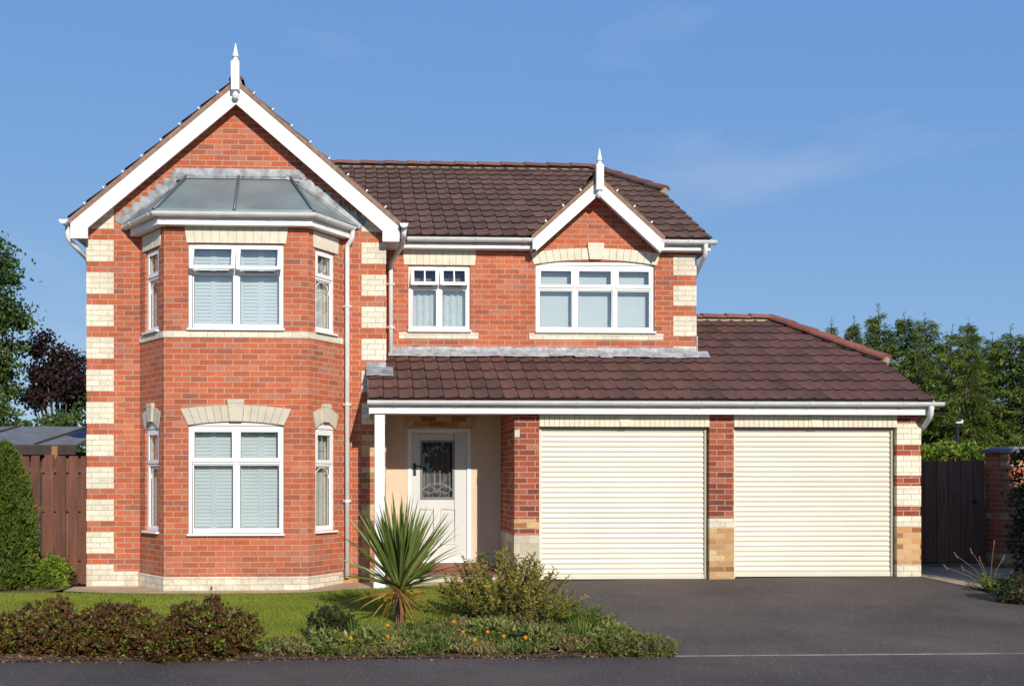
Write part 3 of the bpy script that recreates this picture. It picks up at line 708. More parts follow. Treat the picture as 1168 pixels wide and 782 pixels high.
def ridge_caps(p0, p1, mat, parent, r=.115, seg=.42, up=V((0, 0, 1)), name='ridge_tiles'):
    p0, p1 = V(p0), V(p1); d = p1-p0; n = max(1, round(d.length/seg)); d.normalize(); side = d.cross(up).normalized(); w = side.cross(d); mb = MB(); q = (p1-p0)/n
    for k in range(n):
        rv = random.random(); a = p0+q*k-d*.0; b = p0+q*(k+1)+d*.03; ra, rb = r*1.07, r*.96
        A_ = []; B_ = []
        for j in range(9):
            t_ = math.pi*j/8; hgt = .72
            A_.append(a+side*math.cos(t_)*ra*1.15+w*(math.sin(t_)*ra*hgt+.012)); B_.append(b+side*math.cos(t_)*rb*1.15+w*(math.sin(t_)*rb*hgt+.0))
        for j in range(8): mb.face([A_[j], A_[j+1], B_[j+1], B_[j]], rv)
        mb.face(A_[::-1], rv); mb.face(B_, rv)
    o = mb.build(name, mat, parent)
    mb = MB(); mb.tube([p0+V((0, 0, -.035)), p1+V((0, 0, -.035))], .075, 8); mb.build('mortar_bed', M['mortar'], parent)
    return o

# main roof front slope
em = (0, .40, 5.02); sl = V((0, 1, .577)).normalized(); VX = 5.17
hipA, hipB = V((VX, 2.75, 6.38)), V((4.27, yr, 7.2)); hd = hipB-hipA; hipn = V((-hd.y, hd.x, 0)); hipn = -hipn if hipn.x < 0 else hipn
LNM = (yr-.4)*math.sqrt(1+.577**2)
mr = tiles('main_roof', (XA, .40, 5.02), (1, 0, 0), sl, VX-XA, LNM, M['tile_main'], [((VX, 0, 0), (1, 0, 0)), ((0, yr, 0), (0, 1, 0)), (hipA, hipn), ((0, .372, 0), (0, -1, 0))], skip=lambda p: abs(p.x-SGX) < .88 and p.y < .70)
slab([(XA, YM+.01, 5.03+.577*(YM-.41)), (VX-.02, YM+.01, 5.03+.577*(YM-.41)), (VX-.02, 2.75, 6.37), (4.27, yr, 7.19), (XA, yr, 7.19)], .09, mr)
for xa, xb in ((XR-.05, SGX-.9), (SGX+.9, VX-.02)): slab([(xa, .42, 5.03), (xb, .42, 5.03), (xb, YM+.008, 5.03+.577*(YM-.412)), (xa, YM+.008, 5.03+.577*(YM-.412))], .09, mr)
slab([(XA, yr, 7.19), (4.27, yr, 7.19), (VX-.02, 5.6, 6.37), (VX-.02, 7.95, 5.03), (XA, 7.95, 5.03)], .09, mr, 'tile_main', 'roof_slope')
slab([(VX+.02, 2.72, 6.36), (VX+.02, 5.62, 6.36), (4.27, yr, 7.20)], .06, mr, 'tile_main', 'half_hip')
ridge_caps((XA, yr, 7.21), (4.29, yr, 7.21), M['ridge_main'], mr, .115)
ridge_caps(hipA+V((.02, -.02, .03)), hipB+V((0, 0, .03)), M['ridge_main'], mr, .095, name='hip_tiles')
# lean-to and garage roof (one plane)
ss = .513; sl = V((0, 1, ss)).normalized(); zg0 = 2.555; X0, X1 = .115, 7.75; yrg = 2.15; zrg = zg0+ss*(yrg+.9)
LG = (yrg+.9)*math.sqrt(1+ss*ss)
ghA, ghB = V((X1, .42, zg0+ss*1.32)), V((6.79, yrg, zrg)); hd = ghB-ghA; hn = V((-hd.y, hd.x, 0)); hn = -hn if hn.x < 0 else hn
pr = tiles('porch_roof', (X0, -.9, zg0), (1, 0, 0), sl, X1-X0, LG, M['tile_low'], [((X1, 0, 0), (1, 0, 0)), ((X0, 0, 0), (-1, 0, 0)), ((0, yrg, 0), (0, 1, 0)), (ghA, hn), ((0, -.928, 0), (0, -1, 0))])
pr.name = 'garage_roof'
zd = lambda y: zg0+ss*(y+.9)
slab([(X0+.01, -.88, zd(-.88)+.0), (X1-.02, -.88, zd(-.88)), (X1-.02, .42, zd(.42)), (6.79, yrg, zd(yrg)), (X0+.01, yrg, zd(yrg))], .08, pr)
slab([(XM, yrg, zrg), (6.79, yrg, zrg), (X1-.02, 3.9, zd(.42)-.005), (X1-.02, 5.2, zg0), (XM, 5.2, zg0)], .08, pr, 'tile_low', 'roof_slope')
slab([(X1+.02, .40, zd(.42)-.01), (X1+.02, 3.9, zd(.42)-.01), (6.79, yrg, zrg+.01)], .06, pr, 'tile_low', 'half_hip')
ridge_caps((XM-.2, yrg, zrg+.02), (6.81, yrg, zrg+.02), M['ridge'], pr, .10)
ridge_caps(ghA+V((.03, -.03, .035)), ghB+V((0, 0, .03)), M['ridge'], pr, .10, name='hip_tiles')
mb = MB(); mb.box(X0-.006, X0+.012, -.9, .0, 0, .0001)
mb = MB(); mb.hexa([(X1-.02, -.9, zd(-.9)-.10), (X1-.003, -.9, zd(-.9)-.10), (X1-.003, .42, zd(.42)-.10), (X1-.02, .42, zd(.42)-.10), (X1-.02, -.9, zd(-.9)-.002), (X1-.003, -.9, zd(-.9)-.002), (X1-.003, .42, zd(.42)-.002), (X1-.02, .42, zd(.42)-.002)]); mb.build('verge_board', M['whitewood'], pr)
mb = MB(); mb.hexa([(X0-.004, -.88, zd(-.88)-.10), (X0+.012, -.88, zd(-.88)-.10), (X0+.012, -.002, zd(0)-.10), (X0-.004, -.002, zd(0)-.10), (X0-.004, -.88, zd(-.88)-.002), (X0+.012, -.88, zd(-.88)-.002), (X0+.012, -.002, zd(0)-.002), (X0-.004, -.002, zd(0)-.002)]); mb.build('verge_board', M['verge'], pr)
# wing roof: two slopes with their ridge running back
YF = -.185; ZT = 6.975
def gable_roof(nm, xc, half, yf, yb, za, pitch, mat, capmat):
    c = math.sqrt(1+pitch*pitch); Ln = half*c; zl = za-half*pitch
    a = tiles(nm, (xc-half, yb, zl), (0, -1, 0), (1, 0, pitch), yb-yf, Ln, mat, [((0, yf, 0), (0, -1, 0)), ((xc, 0, 0), (1, 0, 0))])
    b = tiles(nm, (xc+half, yf, zl), (0, 1, 0), (-1, 0, pitch), yb-yf, Ln, mat, [((0, yf, 0), (0, -1, 0)), ((xc, 0, 0), (-1, 0, 0)), ((0, yb, 0), (0, 1, 0))])
    for o, sg in ((a, -1), (b, 1)):
        slab([(xc+sg*half, yf+.02, zl+.0), (xc+sg*half, yb, zl+.0), (xc, yb, za), (xc, yf+.02, za)][::sg], .085, o)
        mb = MB()   # undercloak strip and white verge clips
        mb.hexa([(xc+sg*half, yf+.004, zl-.06), (xc, yf+.004, za-.06), (xc, yf+.05, za-.06), (xc+sg*half, yf+.05, zl-.06), (xc+sg*half, yf+.004, zl+.016), (xc, yf+.004, za+.016), (xc, yf+.05, za+.016), (xc+sg*half, yf+.05, zl+.016)])
        mb.build('undercloak', M['verge'], o, recalc=True)
        n = int(Ln/.34)
        for k in range(n):
            x = xc+sg*(half-(k*.34+.30)/c); z = za-abs(x-xc)*pitch
            if abs(x-xc) < .08: continue
            cb = MB(); nn = V((sg*pitch, 0, 1)).normalized(); p = V((x, yf-.012, z)); tt = V((1, 0, -sg*pitch)).normalized()
            q = [p-tt*.008+nn*.01, p+tt*.008+nn*.01, p+tt*.008+nn*.01+V((0, .05, 0)), p-tt*.008+nn*.01+V((0, .05, 0))]
            cb.hexa(q+[w_+nn*.036 for w_ in q]); cb.build('verge_clip', M['white'], o, recalc=True)
    ridge_caps((xc, yf+.05, za+.012), (xc, yb, za+.012), capmat, b, .085)
    return a, b
gable_roof('gable_roof', XA, 2.27, YF-.01, YB+.15, 7.0, GS, M['tile_main'], M['ridge_main'])
gable_roof('small_gable_roof', SGX, .98, .335, 2.2, 5.905, SGS, M['tile_main'], M['ridge_main'])

# --- bargeboards ---------------------------------------------------
def bargeboard(xc, half, za, pitch, yf, wv, footh, foot_w, label=None):
    for sg in (-1, 1):
        mb = MB(); th = .03
        xe = xc+sg*half; ze = za-half*pitch
        xi = xc+sg*(half-foot_w)
        poly = [(xc, yf, za), (xc, yf, za-wv), (xi, yf, za-wv-(half-foot_w)*pitch), (xi, yf, ze-footh), (xe, yf, ze-footh), (xe, yf, ze)]
        mb.prism(poly, (0, th, 0)); o = mb.build('bargeboard', M['whitewood'], house, recalc=True)
        # soffit behind the board
        sb = MB(); sb.hexa([(xe, yf+th+.001, ze-.03-wv*.55), (xc, yf+th+.001, za-.03-wv*.55), (xc, yf+.24, za-.03-wv*.55), (xe, yf+.24, ze-.03-wv*.55), (xe, yf+th+.001, ze-.01-wv*.55), (xc, yf+th+.001, za-.01-wv*.55), (xc, yf+.24, za-.01-wv*.55), (xe, yf+.24, ze-.01-wv*.55)])
        sb.build('soffit', M['whitewood'], o, recalc=True)
bargeboard(XA, 2.255, 6.94, GS, -.18, .265, .21, .235)
# box ends under the wing eaves
for sg in (-1, 1):
    mb = MB(); x0 = XL-.17 if sg < 0 else XR+.002; mb.box(x0, x0+.165, -.145, 7.9 if sg < 0 else 3.0, 4.855, 4.875); mb.build('eaves_soffit', M['whitewood'], house)
    mb = MB(); xf = XL-.185 if sg < 0 else XR+.17; mb.box(xf, xf+.018, -.145, 7.9 if sg < 0 else 2.5, 4.86, 5.02); mb.build('fascia', M['whitewood'], house)
bargeboard(SGX, .965, 5.86, SGS, .345, .225, .15, .05)
# --- finials -------------------------------------------------------
def finial(x, y, zt, s, lab):
    mb = MB(); h = .78*s
    b = .050*s
    mb.box(x-b, x+b, y-b, y+b, zt-.58*s, zt-.24*s)
    mb.hexa([(x-b, y-b, zt-.24*s), (x+b, y-b, zt-.24*s), (x+b, y+b, zt-.24*s), (x-b, y+b, zt-.24*s), (x-b*.6, y-b*.6, zt-.215*s), (x+b*.6, y-b*.6, zt-.215*s), (x+b*.6, y+b*.6, zt-.215*s), (x-b*.6, y+b*.6, zt-.215*s)])
    mb.lathe((x, y, zt), [(0, 0), (.006*s, -.01*s), (.036*s, -.150*s), (.043*s, -.170*s), (.022*s, -.180*s), (.034*s, -.195*s), (.036*s, -.205*s), (.022*s, -.220*s), (.022*s, -.25*s)])
    mb.lathe((x, y, zt), [(.025*s, -.58*s), (.025*s, -.60*s), (.041*s, -.625*s), (.043*s, -.645*s), (.030*s, -.675*s), (0, -.69*s)])
    o = mb.build('finial', M['whitewood'], house); o['label'] = lab
_, zt1 = XZ(270, 48, -.27); _, zt2 = XZ(682, 170, .33)
finial(XA, -.235, zt1, 1.13, 'tall white turned finial on the main gable'); finial(SGX, .30, zt2, 1.05, 'white turned finial on the small gable')

# --- fascias, gutters, downpipes ----------------------------------
def board(path, d0, d1, z0, z1, name='fascia', mat='whitewood'):
    mb = MB(); mb.sweep([(d0, z0), (d1, z0), (d1, z1), (d0, z1)], path); return mb.build(name, M[mat], house, recalc=True)
def gutter(path, z, r=.056, brackets=(), parent=None, stop=(1, 1)):
    prof = [(r*math.cos(a), r*math.sin(a)) for a in np.linspace(0, -math.pi, 11)]+[((r-.006)*math.cos(a), (r-.006)*math.sin(a)) for a in np.linspace(-math.pi, 0, 11)]
    prof = [(r*1.05, .004)]+prof[0:11]+[(-r, .01)]+prof[11:]
    mb = MB(); mb.sweep([(a, z+b) for a, b in prof], path)
    for i in (0, -1):
        p = V(path[i]); q = V(path[1 if i == 0 else -2]); d = (p-q).normalized()
        n = V((d.y, -d.x)) if i else V((-d.y, d.x))
        if stop[i]:
            ring = [(r*1.06*math.cos(a), r*1.06*math.sin(a)) for a in np.linspace(0, -math.pi, 11)]
            mb.prism([(p.x+n.x*a, p.y+n.y*a, z+b) for a, b in ring], (d.x*.012, d.y*.012, 0))
    o = mb.build('gutter', M['gutter'], house, recalc=True)
    for (k, t_) in brackets:
        p, q = V(path[k]), V(path[k+1]); d = (q-p).normalized(); c = p.lerp(q, t_); n = V((d.y, -d.x)); mb = MB(); R1 = r+.007
        mb.sweep([(R1*math.cos(a), z+R1*math.sin(a)+.004) for a in np.linspace(.0, -math.pi, 12)]+[((r+.001)*math.cos(a), z+(r+.001)*math.sin(a)+.004) for a in np.linspace(-math.pi, .0, 12)], [tuple(c-d*.015), tuple(c+d*.015)])
        mb.build('gutter_bracket', M['gutter'], o, recalc=True)
    return o
def downpipe(pts, clips=(), r=.034, shoe=None):
    # round the corners
    P = [V(p) for p in pts]; out = [P[0]]
    for a, b, c in zip(P, P[1:], P[2:]):
        d = min(.07, (a-b).length*.45, (c-b).length*.45); s = b+(a-b).normalized()*d; e = b+(c-b).normalized()*d
        for k in range(6):
            t_ = k/5; out.append(s*(1-t_)**2+b*2*t_*(1-t_)+e*t_*t_)
    out.append(P[-1]); mb = MB(); mb.tube(out, r, 14); o = mb.build('downpipe', M['gutter'], house, smooth=True)
    for (x, y, z) in clips:
        mb = MB(); mb.tube([(x, y, z-.016), (x, y, z+.016)], r+.007, 14); mb.box(x-.055, x+.055, y+.02, y+.05, z-.014, z+.014); mb.build('pipe_clip', M['gutter'], o)
    return o
# garage + porch
zgut = 2.535
board([(X0+.03, YG), (X1-.02, YG)], .130, .155, 2.375, 2.535)
board([(X0+.03, YG), (X1-.02, YG)], -.0, .129, 2.376, 2.39, 'soffit')
gutter([(X0+.0, YG-.21), (X1+.09, YG-.21)], zgut, .056, [(0, t_) for t_ in (.045, .15, .255, .36, .47, .565, .575, .67, .765, .855, .93)])
x = XG1-.02
downpipe([(X1-.06, YG-.21, zgut-.03), (X1-.06, YG-.21, zgut-.17), (XG1+.045, YG+.02, zgut-.33), (XG1+.045, YG+.25, zgut-.42), (XG1+.045, YG+.25, .2)], [(XG1+.045, YG+.25, 1.4)])
# box end of the garage eaves
mb = MB(); mb.box(X1-.021, X1-.003, YG-.156, YG+.3, 2.37, 2.56); mb.box(X0+.012, X0+.029, YG-.156, -.005, 2.37, 2.55); mb.build('box_end', M['whitewood'], house)
# porch ceiling
mb = MB(); mb.box(X0+.03, XG0-.005, YG+.0, -.012, 2.44, 2.46); mb.box(XR+.005, XG0-.005, -.01, YM-.005, 2.44, 2.46); mb.box(X0+.03, XG0, YG-.0, YG+.09, 2.377, 2.44); mb.build('porch_ceiling', M['whitewood'], house)
# main eaves
for a, b in ((XR+.19, SGX-.93), (SGX+.93, VX-.03)):
    board([(a, YM), (b, YM)], .130, .155, 4.865, 5.02); board([(a, YM), (b, YM)], 0, .129, 4.866, 4.88, 'soffit')
gutter([(XR+.33, YM-.21), (SGX-.95, YM-.21)], 4.995, .056, [(0, .15), (0, .55), (0, .93)])
gutter([(SGX+.94, YM-.21), (VX+.04, YM-.21)], 4.99, .056, [(0, .1), (0, .5), (0, .9)])
downpipe([(VX-.10, YM-.21, 4.96), (VX-.10, YM-.21, 4.80), (XM+.045, YM+.1, 4.60), (XM+.045, YM+.3, 4.50), (XM+.045, YM+.3, 3.45)])
mb = MB(); mb.box(VX-.028, VX-.01, YM-.155, YM+.5, 4.86, 5.02); mb.build('box_end', M['whitewood'], house)
# wing side gutters and pipes
gutter([(XL-.245, 7.9), (XL-.245, -.27)], 5.035)
gutter([(XR+.245, -.27), (XR+.245, .6)], 5.035)
downpipe([(XL-.235, -.10, 5.0), (XL-.235, -.10, 4.82), (XL-.13, .0, 4.70), (XL-.045, .25, 4.60), (XL-.045, .30, 4.45), (XL-.045, .30, .05)], [(XL-.045, .3, 3.0)])
px, _ = XZ(446, 350, .42)
downpipe([(XR+.25, -.17, 5.0), (XR+.25, -.17, 4.90), (XR+.24, .1, 4.82), (px, .50, 4.66), (px, .52, 4.58), (px, .52, XZ(446, 418, .52)[1])], [(px, .52, 4.35), (px, .52, 3.72)])
# bay eaves
eb = [(A.x-.02, A.y-.0), (B.x, B.y), (C_.x, C_.y), (D_.x+.02, D_.y-.0)]
board(eb, .095, .12, 4.865, 4.98); board(eb, -.0, .094, 4.866, 4.88, 'soffit')
eb2 = []
def offset_path(path, d):
    out = []
    for k in range(len(path)):
        d0 = (V(path[k])-V(path[k-1])) if k else V(path[1])-V(path[0]); d1 = (V(path[k+1])-V(path[k])) if k < len(path)-1 else d0
        d0.normalize(); d1.normalize(); n0 = V((d0.y, -d0.x)); n1 = V((d1.y, -d1.x)); mm = (n0+n1).normalized(); q = V(path[k])+mm*d/mm.dot(n0); out.append((q.x, q.y))
    return out
gp_ = offset_path([(A.x, A.y), (B.x, B.y), (C_.x, C_.y), (D_.x, D_.y)], .175)
def to_wall(p, q, y):
    t_ = (y-p[1])/(q[1]-p[1]); return (p[0]+(q[0]-p[0])*t_, y)
gp_[0] = to_wall(gp_[0], gp_[1], -.03); gp_[3] = to_wall(gp_[3], gp_[2], -.10)
gutter(gp_, 5.01, .054, [(0, .25), (0, .88), (1, .06), (1, .38), (1, .72), (1, .95), (2, .3)])
bx = XZ(396, 400, -.06)[0]
downpipe([(gp_[3][0], gp_[3][1], 4.99), (gp_[3][0], gp_[3][1], 4.86), (bx, -.055, 4.76), (bx, -.055, 4.68), (bx, -.055, .13)], [(bx, -.055, 3.92), (bx, -.055, 2.55), (bx, -.055, 1.2)])
# bay roof
T1, T2 = V((-2.40, .0, 5.71)), V((-.97, .0, 5.71)); ep = offset_path([(A.x, A.y), (B.x, B.y), (C_.x, C_.y), (D_.x, D_.y)], .185)
e0 = to_wall(ep[0], ep[1], 0); e3 = to_wall(ep[3], ep[2], 0)
E = [V((e0[0], 0, 5.03)), V((ep[1][0], ep[1][1], 5.03)), V((ep[2][0], ep[2][1], 5.03)), V((e3[0], 0, 5.03))]
mb = MB(); mb.face([E[0], E[1], T1]); mb.face([E[1], E[2], T2, T1]); mb.face([E[2], E[3], T2]); mb.face([E[3], E[2], E[1], E[0]])
br = mb.build('bay_roof', M['bayroof'], house)
for a, b in ((T1, E[1]), (T2, E[2]), (T1.lerp(T2, .5), E[1].lerp(E[2], .5))):
    mb = MB(); o_ = V((0, -.012, .014)); mb.tube([a+o_, b+o_], .022, 8); mb.build('roll_seam', M['seam'], br, smooth=True)
dz = .03
mb = MB(); mb.sweep([(.0, 5.005), (.006, 5.005), (.006, 5.055), (-.03, 5.06)], [ (p.x, p.y) for p in E], caps=False); mb.build('drip_edge', M['bayroof'], br)
# lead flashing round the bay roof: top band and stepped sides
mb = MB(); yf = -.012
mb.prism([(T1.x-.17, yf, 5.70), (T2.x+.17, yf, 5.70), (T2.x+.17, yf, 5.835), (T1.x-.17, yf, 5.835)], (0, .011, 0))
mb.hexa([(T1.x-.05, -.05, 5.685), (T2.x+.05, -.05, 5.685), (T2.x+.05, -.002, 5.725), (T1.x-.05, -.002, 5.725), (T1.x-.05, -.05, 5.70), (T2.x+.05, -.05, 5.70), (T2.x+.05, -.002, 5.74), (T1.x-.05, -.002, 5.74)])
for sg, T, E_ in ((-1, T1, E[0]), (1, T2, E[3])):
    n = 8
    for k in range(n):
        a = T.lerp(E_, k/n); b = T.lerp(E_, (k+1)/n)
        w_ = .13+.02*random.random()
        p = [V((a.x-sg*.03, yf, a.z-.03)), V((b.x-sg*.03, yf, b.z-.03)), V((b.x+sg*.10, yf, b.z+.055)), V((a.x+sg*.10, yf, a.z+.055))]
        mb.prism(p, (0, .010+.001*(k % 2), 0))
        # tooth running along the bed joint
        q = [V((a.x+sg*.085, yf-.002, a.z+.060)), V((b.x+sg*.085, yf-.002, b.z+.052)), V((b.x+sg*(.10), yf-.002, b.z+.066)), V((a.x+sg*(.20+.03*random.random()), yf-.002, a.z+.062+.01))]
        mb.prism(q, (0, .008, 0))
    mb.hexa([(T.x+sg*.14, -.055, T.z-.06), (T.x-sg*.05, -.06, T.z-.03), (T.x-sg*.05, -.013, T.z+.03), (T.x+sg*.14, -.013, T.z+.02), (T.x+sg*.14, -.045, T.z-.03), (T.x-sg*.05, -.055, T.z+.01), (T.x-sg*.05, -.013, T.z+.05), (T.x+sg*.14, -.013, T.z+.05)])
    mb.hexa([T+V((0, -.05, -.012)), E_+V((-sg*.02, -.05, -.012)), E_+V((0, -.004, .02)), T+V((0, -.004, .02)), T+V((0, -.05, .0)), E_+V((-sg*.02, -.05, .0)), E_+V((0, -.004, .034)), T+V((0, -.004, .034))])
mb.build('lead_flashing', M['lead'], house, recalc=True)
# apron flashing over the lean-to
ya = YM; za = zd(YM)
mb = MB(); nseg = 26; xs = np.linspace(XR+.05, XM+.16, nseg+1)
for k in range(nseg):
    a, b = xs[k], xs[k+1]+.004; j = random.uniform(-.008, .008); ap = random.uniform(.125, .175)
    mb.hexa([(a, ya-ap, zd(ya-ap)+.052+j), (b, ya-ap, zd(ya-ap)+.052+j), (b, ya-.012, za+.07), (a, ya-.012, za+.07), (a, ya-ap, zd(ya-ap)+.058+j), (b, ya-ap, zd(ya-ap)+.058+j), (b, ya-.012, za+.078), (a, ya-.012, za+.078)])
    if b < XM+.02: mb.box(a, b, ya-.010, ya-.002-.001*(k % 2), za+.05, za+.125+.006*math.sin(k*2.3))
mb.box(XM+.002, XM+.02, ya-.012, ya+.6, za+.03, za+.30)
mb.build('lead_flashing', M['lead_white'], house, recalc=True)
mb = MB(); x0f = X0-.02; x1f = XR+.10
for k in range(4):
    a = x0f+(x1f-x0f)*k/4; b = x0f+(x1f-x0f)*(k+1)/4; yk = -.24-.03*random.random()
    mb.hexa([(a, yk, zd(yk)+.05), (b, yk, zd(yk)+.05), (b, -.012, zd(0)+.06), (a, -.012, zd(0)+.06), (a, yk, zd(yk)+.056), (b, yk, zd(yk)+.056), (b, -.012, zd(0)+.068), (a, -.012, zd(0)+.068)])
mb.box(x0f, XR+.004, -.012, -.002, zd(0)-.02, zd(0)+.13); mb.build('lead_flashing', M['lead'], house, recalc=True)
# small alarm sensor and number plate marks on the left pier
mb = MB(); mb.box(XG0+.0, XG0+.07, YG-.016, YG-.008, 2.07, 2.17); mb.build('pier_patch', M['stone'], house)

# ================================================================== GROUND
def grid_ground(name, mat, xs, ys, off, fz=gz):
    mb = MB(); P_ = [[(x, y, fz(x, y)+off) for x in xs] for y in ys]
    for j in range(len(ys)-1):
        for i in range(len(xs)-1): mb.face([P_[j][i], P_[j][i+1], P_[j+1][i+1], P_[j+1][i]])
    o = mb.build(name, mat, recalc=False); tag(o, kind='structure'); return o
def poly_ground(name, mat, poly, off, step=.4, kind='structure'):
    bm = bmesh.new(); bm.faces.new([bm.verts.new((p[0], p[1], 0)) for p in poly])
    for ax in (0, 1):
        lo, hi = min(p[ax] for p in poly), max(p[ax] for p in poly); k = lo+step
        while k < hi:
            bmesh.ops.bisect_plane(bm, geom=list(bm.verts)+list(bm.edges)+list(bm.faces), plane_co=(k, 0, 0) if ax == 0 else (0, k, 0), plane_no=(1, 0, 0) if ax == 0 else (0, 1, 0)); k += step
    for v in bm.verts: v.co.z = gz(v.co.x, v.co.y)+off
    bmesh.ops.recalc_face_normals(bm, faces=bm.faces)
    if sum(f.normal.z for f in bm.faces) < 0: bmesh.ops.reverse_faces(bm, faces=bm.faces)
    me = bpy.data.meshes.new(name); bm.to_mesh(me); bm.free(); me.materials.append(mat)
    o = bpy.data.objects.new(name, me); col.objects.link(o); tag(o, kind=kind); return o
xs = [-400, -150, -60, -30, -16]+list(np.arange(-12, 16, 1.0))+[18, 30, 60, 150, 400]
ys = [-200, -80, -30, -16]+list(np.arange(-12, 12, 1.0))+[14, 20, 40, 100, 400]
grid_ground('ground', M['field'], xs, ys, -.03)
YK = -5.33                                  # line between front gardens and pavement
poly_ground('pavement', M['road'], [(-25, -30), (25, -30), (25, YK), (-25, YK)], 0, 1.5)
gp = lambda u, v: ground_at(u, v)[:2]
drive_l = [(2.42, YG+.12), gp(622, 672), gp(650, 690), gp(700, 715), gp(745, 735), gp(768, 748)]
drive_l[-1] = (drive_l[-1][0], YK+.0)
poly_ground('driveway', M['drive'], [drive_l[-1], (14, YK), (14, -1.15), gp(1168, 690), gp(1100, 668), (XG1, YG+.0), (XG1, YG+.12)]+drive_l[:1]+drive_l[1:-1], .004)
lawn_poly = [(-11, -3.4), (-11, -.75), (-3.9, -.75), (-3.3, -.80), (-2.7, -.95), (-.6, -1.0), (-.1, -.85), (2.0, -.85), (2.2, -1.1), gp(560, 700), gp(500, 712), gp(440, 722), gp(320, 738), gp(285, 742), gp(250, 712), gp(150, 700), gp(60, 708), gp(0, 712)]
poly_ground('lawn', M['lawn'], lawn_poly, .012)
bed_poly = [(-11, YK), drive_l[-1]]+drive_l[-2:0:-1]+[(2.2, -1.1), gp(560, 700), gp(500, 712), gp(440, 722), gp(320, 738), gp(285, 742), gp(250, 712), gp(150, 700), gp(60, 708), gp(0, 712), (-11, -3.4)]
poly_ground('flower_bed', M['soil'], bed_poly, .008)
poly_ground('side_bed', M['soil'], [(-11, -.75), (-4.15, -.75), (-4.0, -.2), (-4.0, .3), (-11, .3)], .014)
poly_ground('paving', M['slab'], [(-3.95, .0), (-3.95, -.55), (-3.3, -.80), (-2.7, -.93), (-.6, -.96), (-.1, -.83), (2.0, -.83), (2.06, -.2), (2.06, .0), (.0, .0), (-.24, -.0), (-.69, -.63), (-2.6, -.63), (-3.05, .0)], .022)
poly_ground('side_path', M['slab'], [(XG1, YG), gp(1100, 668), gp(1168, 678), (12, -.5), (12, 3), (XG1, 3)], .006)
mb = MB(); mb.box(drive_l[-1][0], 14, YK-.012, YK+.012, -.09, -.042); mb.build('edging_strip', M['concrete'], bevel=.004); tag(bpy.data.objects['edging_strip'], kind='structure')

# grass blades over the lawn
def inside(poly, X, Y):
    r = np.zeros(len(X), bool); n = len(poly)
    for i in range(n):
        x1, y1 = poly[i]; x2, y2 = poly[(i+1) % n]
        c = ((y1 > Y) != (y2 > Y)) & (X < (x2-x1)*(Y-y1)/(y2-y1+1e-12)+x1); r ^= c
    return r
gzv = np.vectorize(gz)
def scatter(poly, n, pad=0):
    xs_ = [p[0] for p in poly]; ys_ = [p[1] for p in poly]; out = []
    X = rng.uniform(max(-7.5, min(xs_)), max(xs_), n*3); Y = rng.uniform(min(ys_), max(ys_), n*3); k = inside(poly, X, Y)
    X, Y = X[k][:n], Y[k][:n]; return np.stack([X, Y, gzv(X, Y)], 1)
b = scatter(lawn_poly, 120000); n = len(b); b[:, 2] += .010
d = rng.normal(size=(n, 3))*.38; d[:, 2] = 1
patch = .5+.25*np.sin(b[:, 0]*2.1+np.sin(b[:, 1]*1.7)*2)+.25*np.sin(b[:, 1]*5.3+b[:, 0])
q = leaf_quads(b, d, rng.uniform(.016, .042, n), .007)
tag(quads('grass', q, M['l_grass'], np.clip(.35*patch+.55*rng.random(n), 0, 1)), 'short mown green grass of the front lawn', 'grass', kind='stuff')

# ================================================================== PLANTS
def ell_pts(n, c, r, shell=.55, lump=.18, seed=0, zmin=None):
    d = unit(rng.normal(size=(n, 3))); ph = rng.uniform(0, 6, 6)
    k = 1+lump*(np.sin(d[:, 0]*5+ph[0])*np.sin(d[:, 1]*4+ph[1])+.6*np.sin(d[:, 2]*9+ph[2]+d[:, 0]*6)+.5*np.sin(d[:, 0]*13+ph[3])*np.cos(d[:, 1]*11+ph[4]))
    rad = (shell+(1-shell)*rng.random(n)**.6)*k
    p = np.array(c)+d*rad[:, None]*np.array(r)
    if zmin is not None: p[:, 2] = np.maximum(p[:, 2], zmin+rng.uniform(0, .05, n))
    return p, d
def sprigs(p, axis, m, L0, W0, spread=.9):
    """m leaves round each point"""
    n = len(p); B_ = np.repeat(p, m, 0); Ax = np.repeat(unit(axis), m, 0); d = Ax+rng.normal(size=(n*m, 3))*spread
    return leaf_quads(B_+rng.normal(size=B_.shape)*.006, d, rng.uniform(.7, 1.2, n*m)*L0, rng.uniform(.8, 1.2, n*m)*W0)
def stems(mb, base, tips, r0=.012, r1=.004):
    for t_ in tips:
        m_ = V(base).lerp(V(t_), .5)+V((random.uniform(-.03, .03), random.uniform(-.03, .03), .03)); mb.tube([base, m_, t_], [r0, (r0+r1)/2, r1], 6)
def shrub(name, c, blobs, n, m, L0, W0, mat, label, cat, group=None, up=.6, spread=.9, lump=.18, shell=.55, rndf=None):
    """blobs: (dx,dy,dz,rx,ry,rz)"""
    root = empty(name, c, label, cat, group); ps, ax = [], []
    tot = sum(b_[3]*b_[5] for b_ in blobs)
    for b_ in blobs:
        p, d = ell_pts(int(n*b_[3]*b_[5]/tot), (c[0]+b_[0], c[1]+b_[1], c[2]+b_[2]), b_[3:], shell, lump, zmin=c[2])
        ps.append(p); d = d.copy(); d[:, 2] += up; ax.append(d)
    p = np.concatenate(ps); a = np.concatenate(ax); q = sprigs(p, a, m, L0, W0, spread)
    rn = np.repeat(rng.random(len(p)), m)*.55+rng.random(len(p)*m)*.45
    if rndf is not None: rn = rndf(np.repeat(p, m, 0), rn)
    quads('foliage', q, mat, rn, root, c)
    mb = MB(); stems(mb, (c[0], c[1], c[2]-.03), [tuple(p[k]) for k in rng.integers(0, len(p), 26)], .014, .004); mb.build('stem', M['bark'], root, origin=c)
    return root
def at(u, v): x, y, z = ground_at(u, v); return (x, y, z)
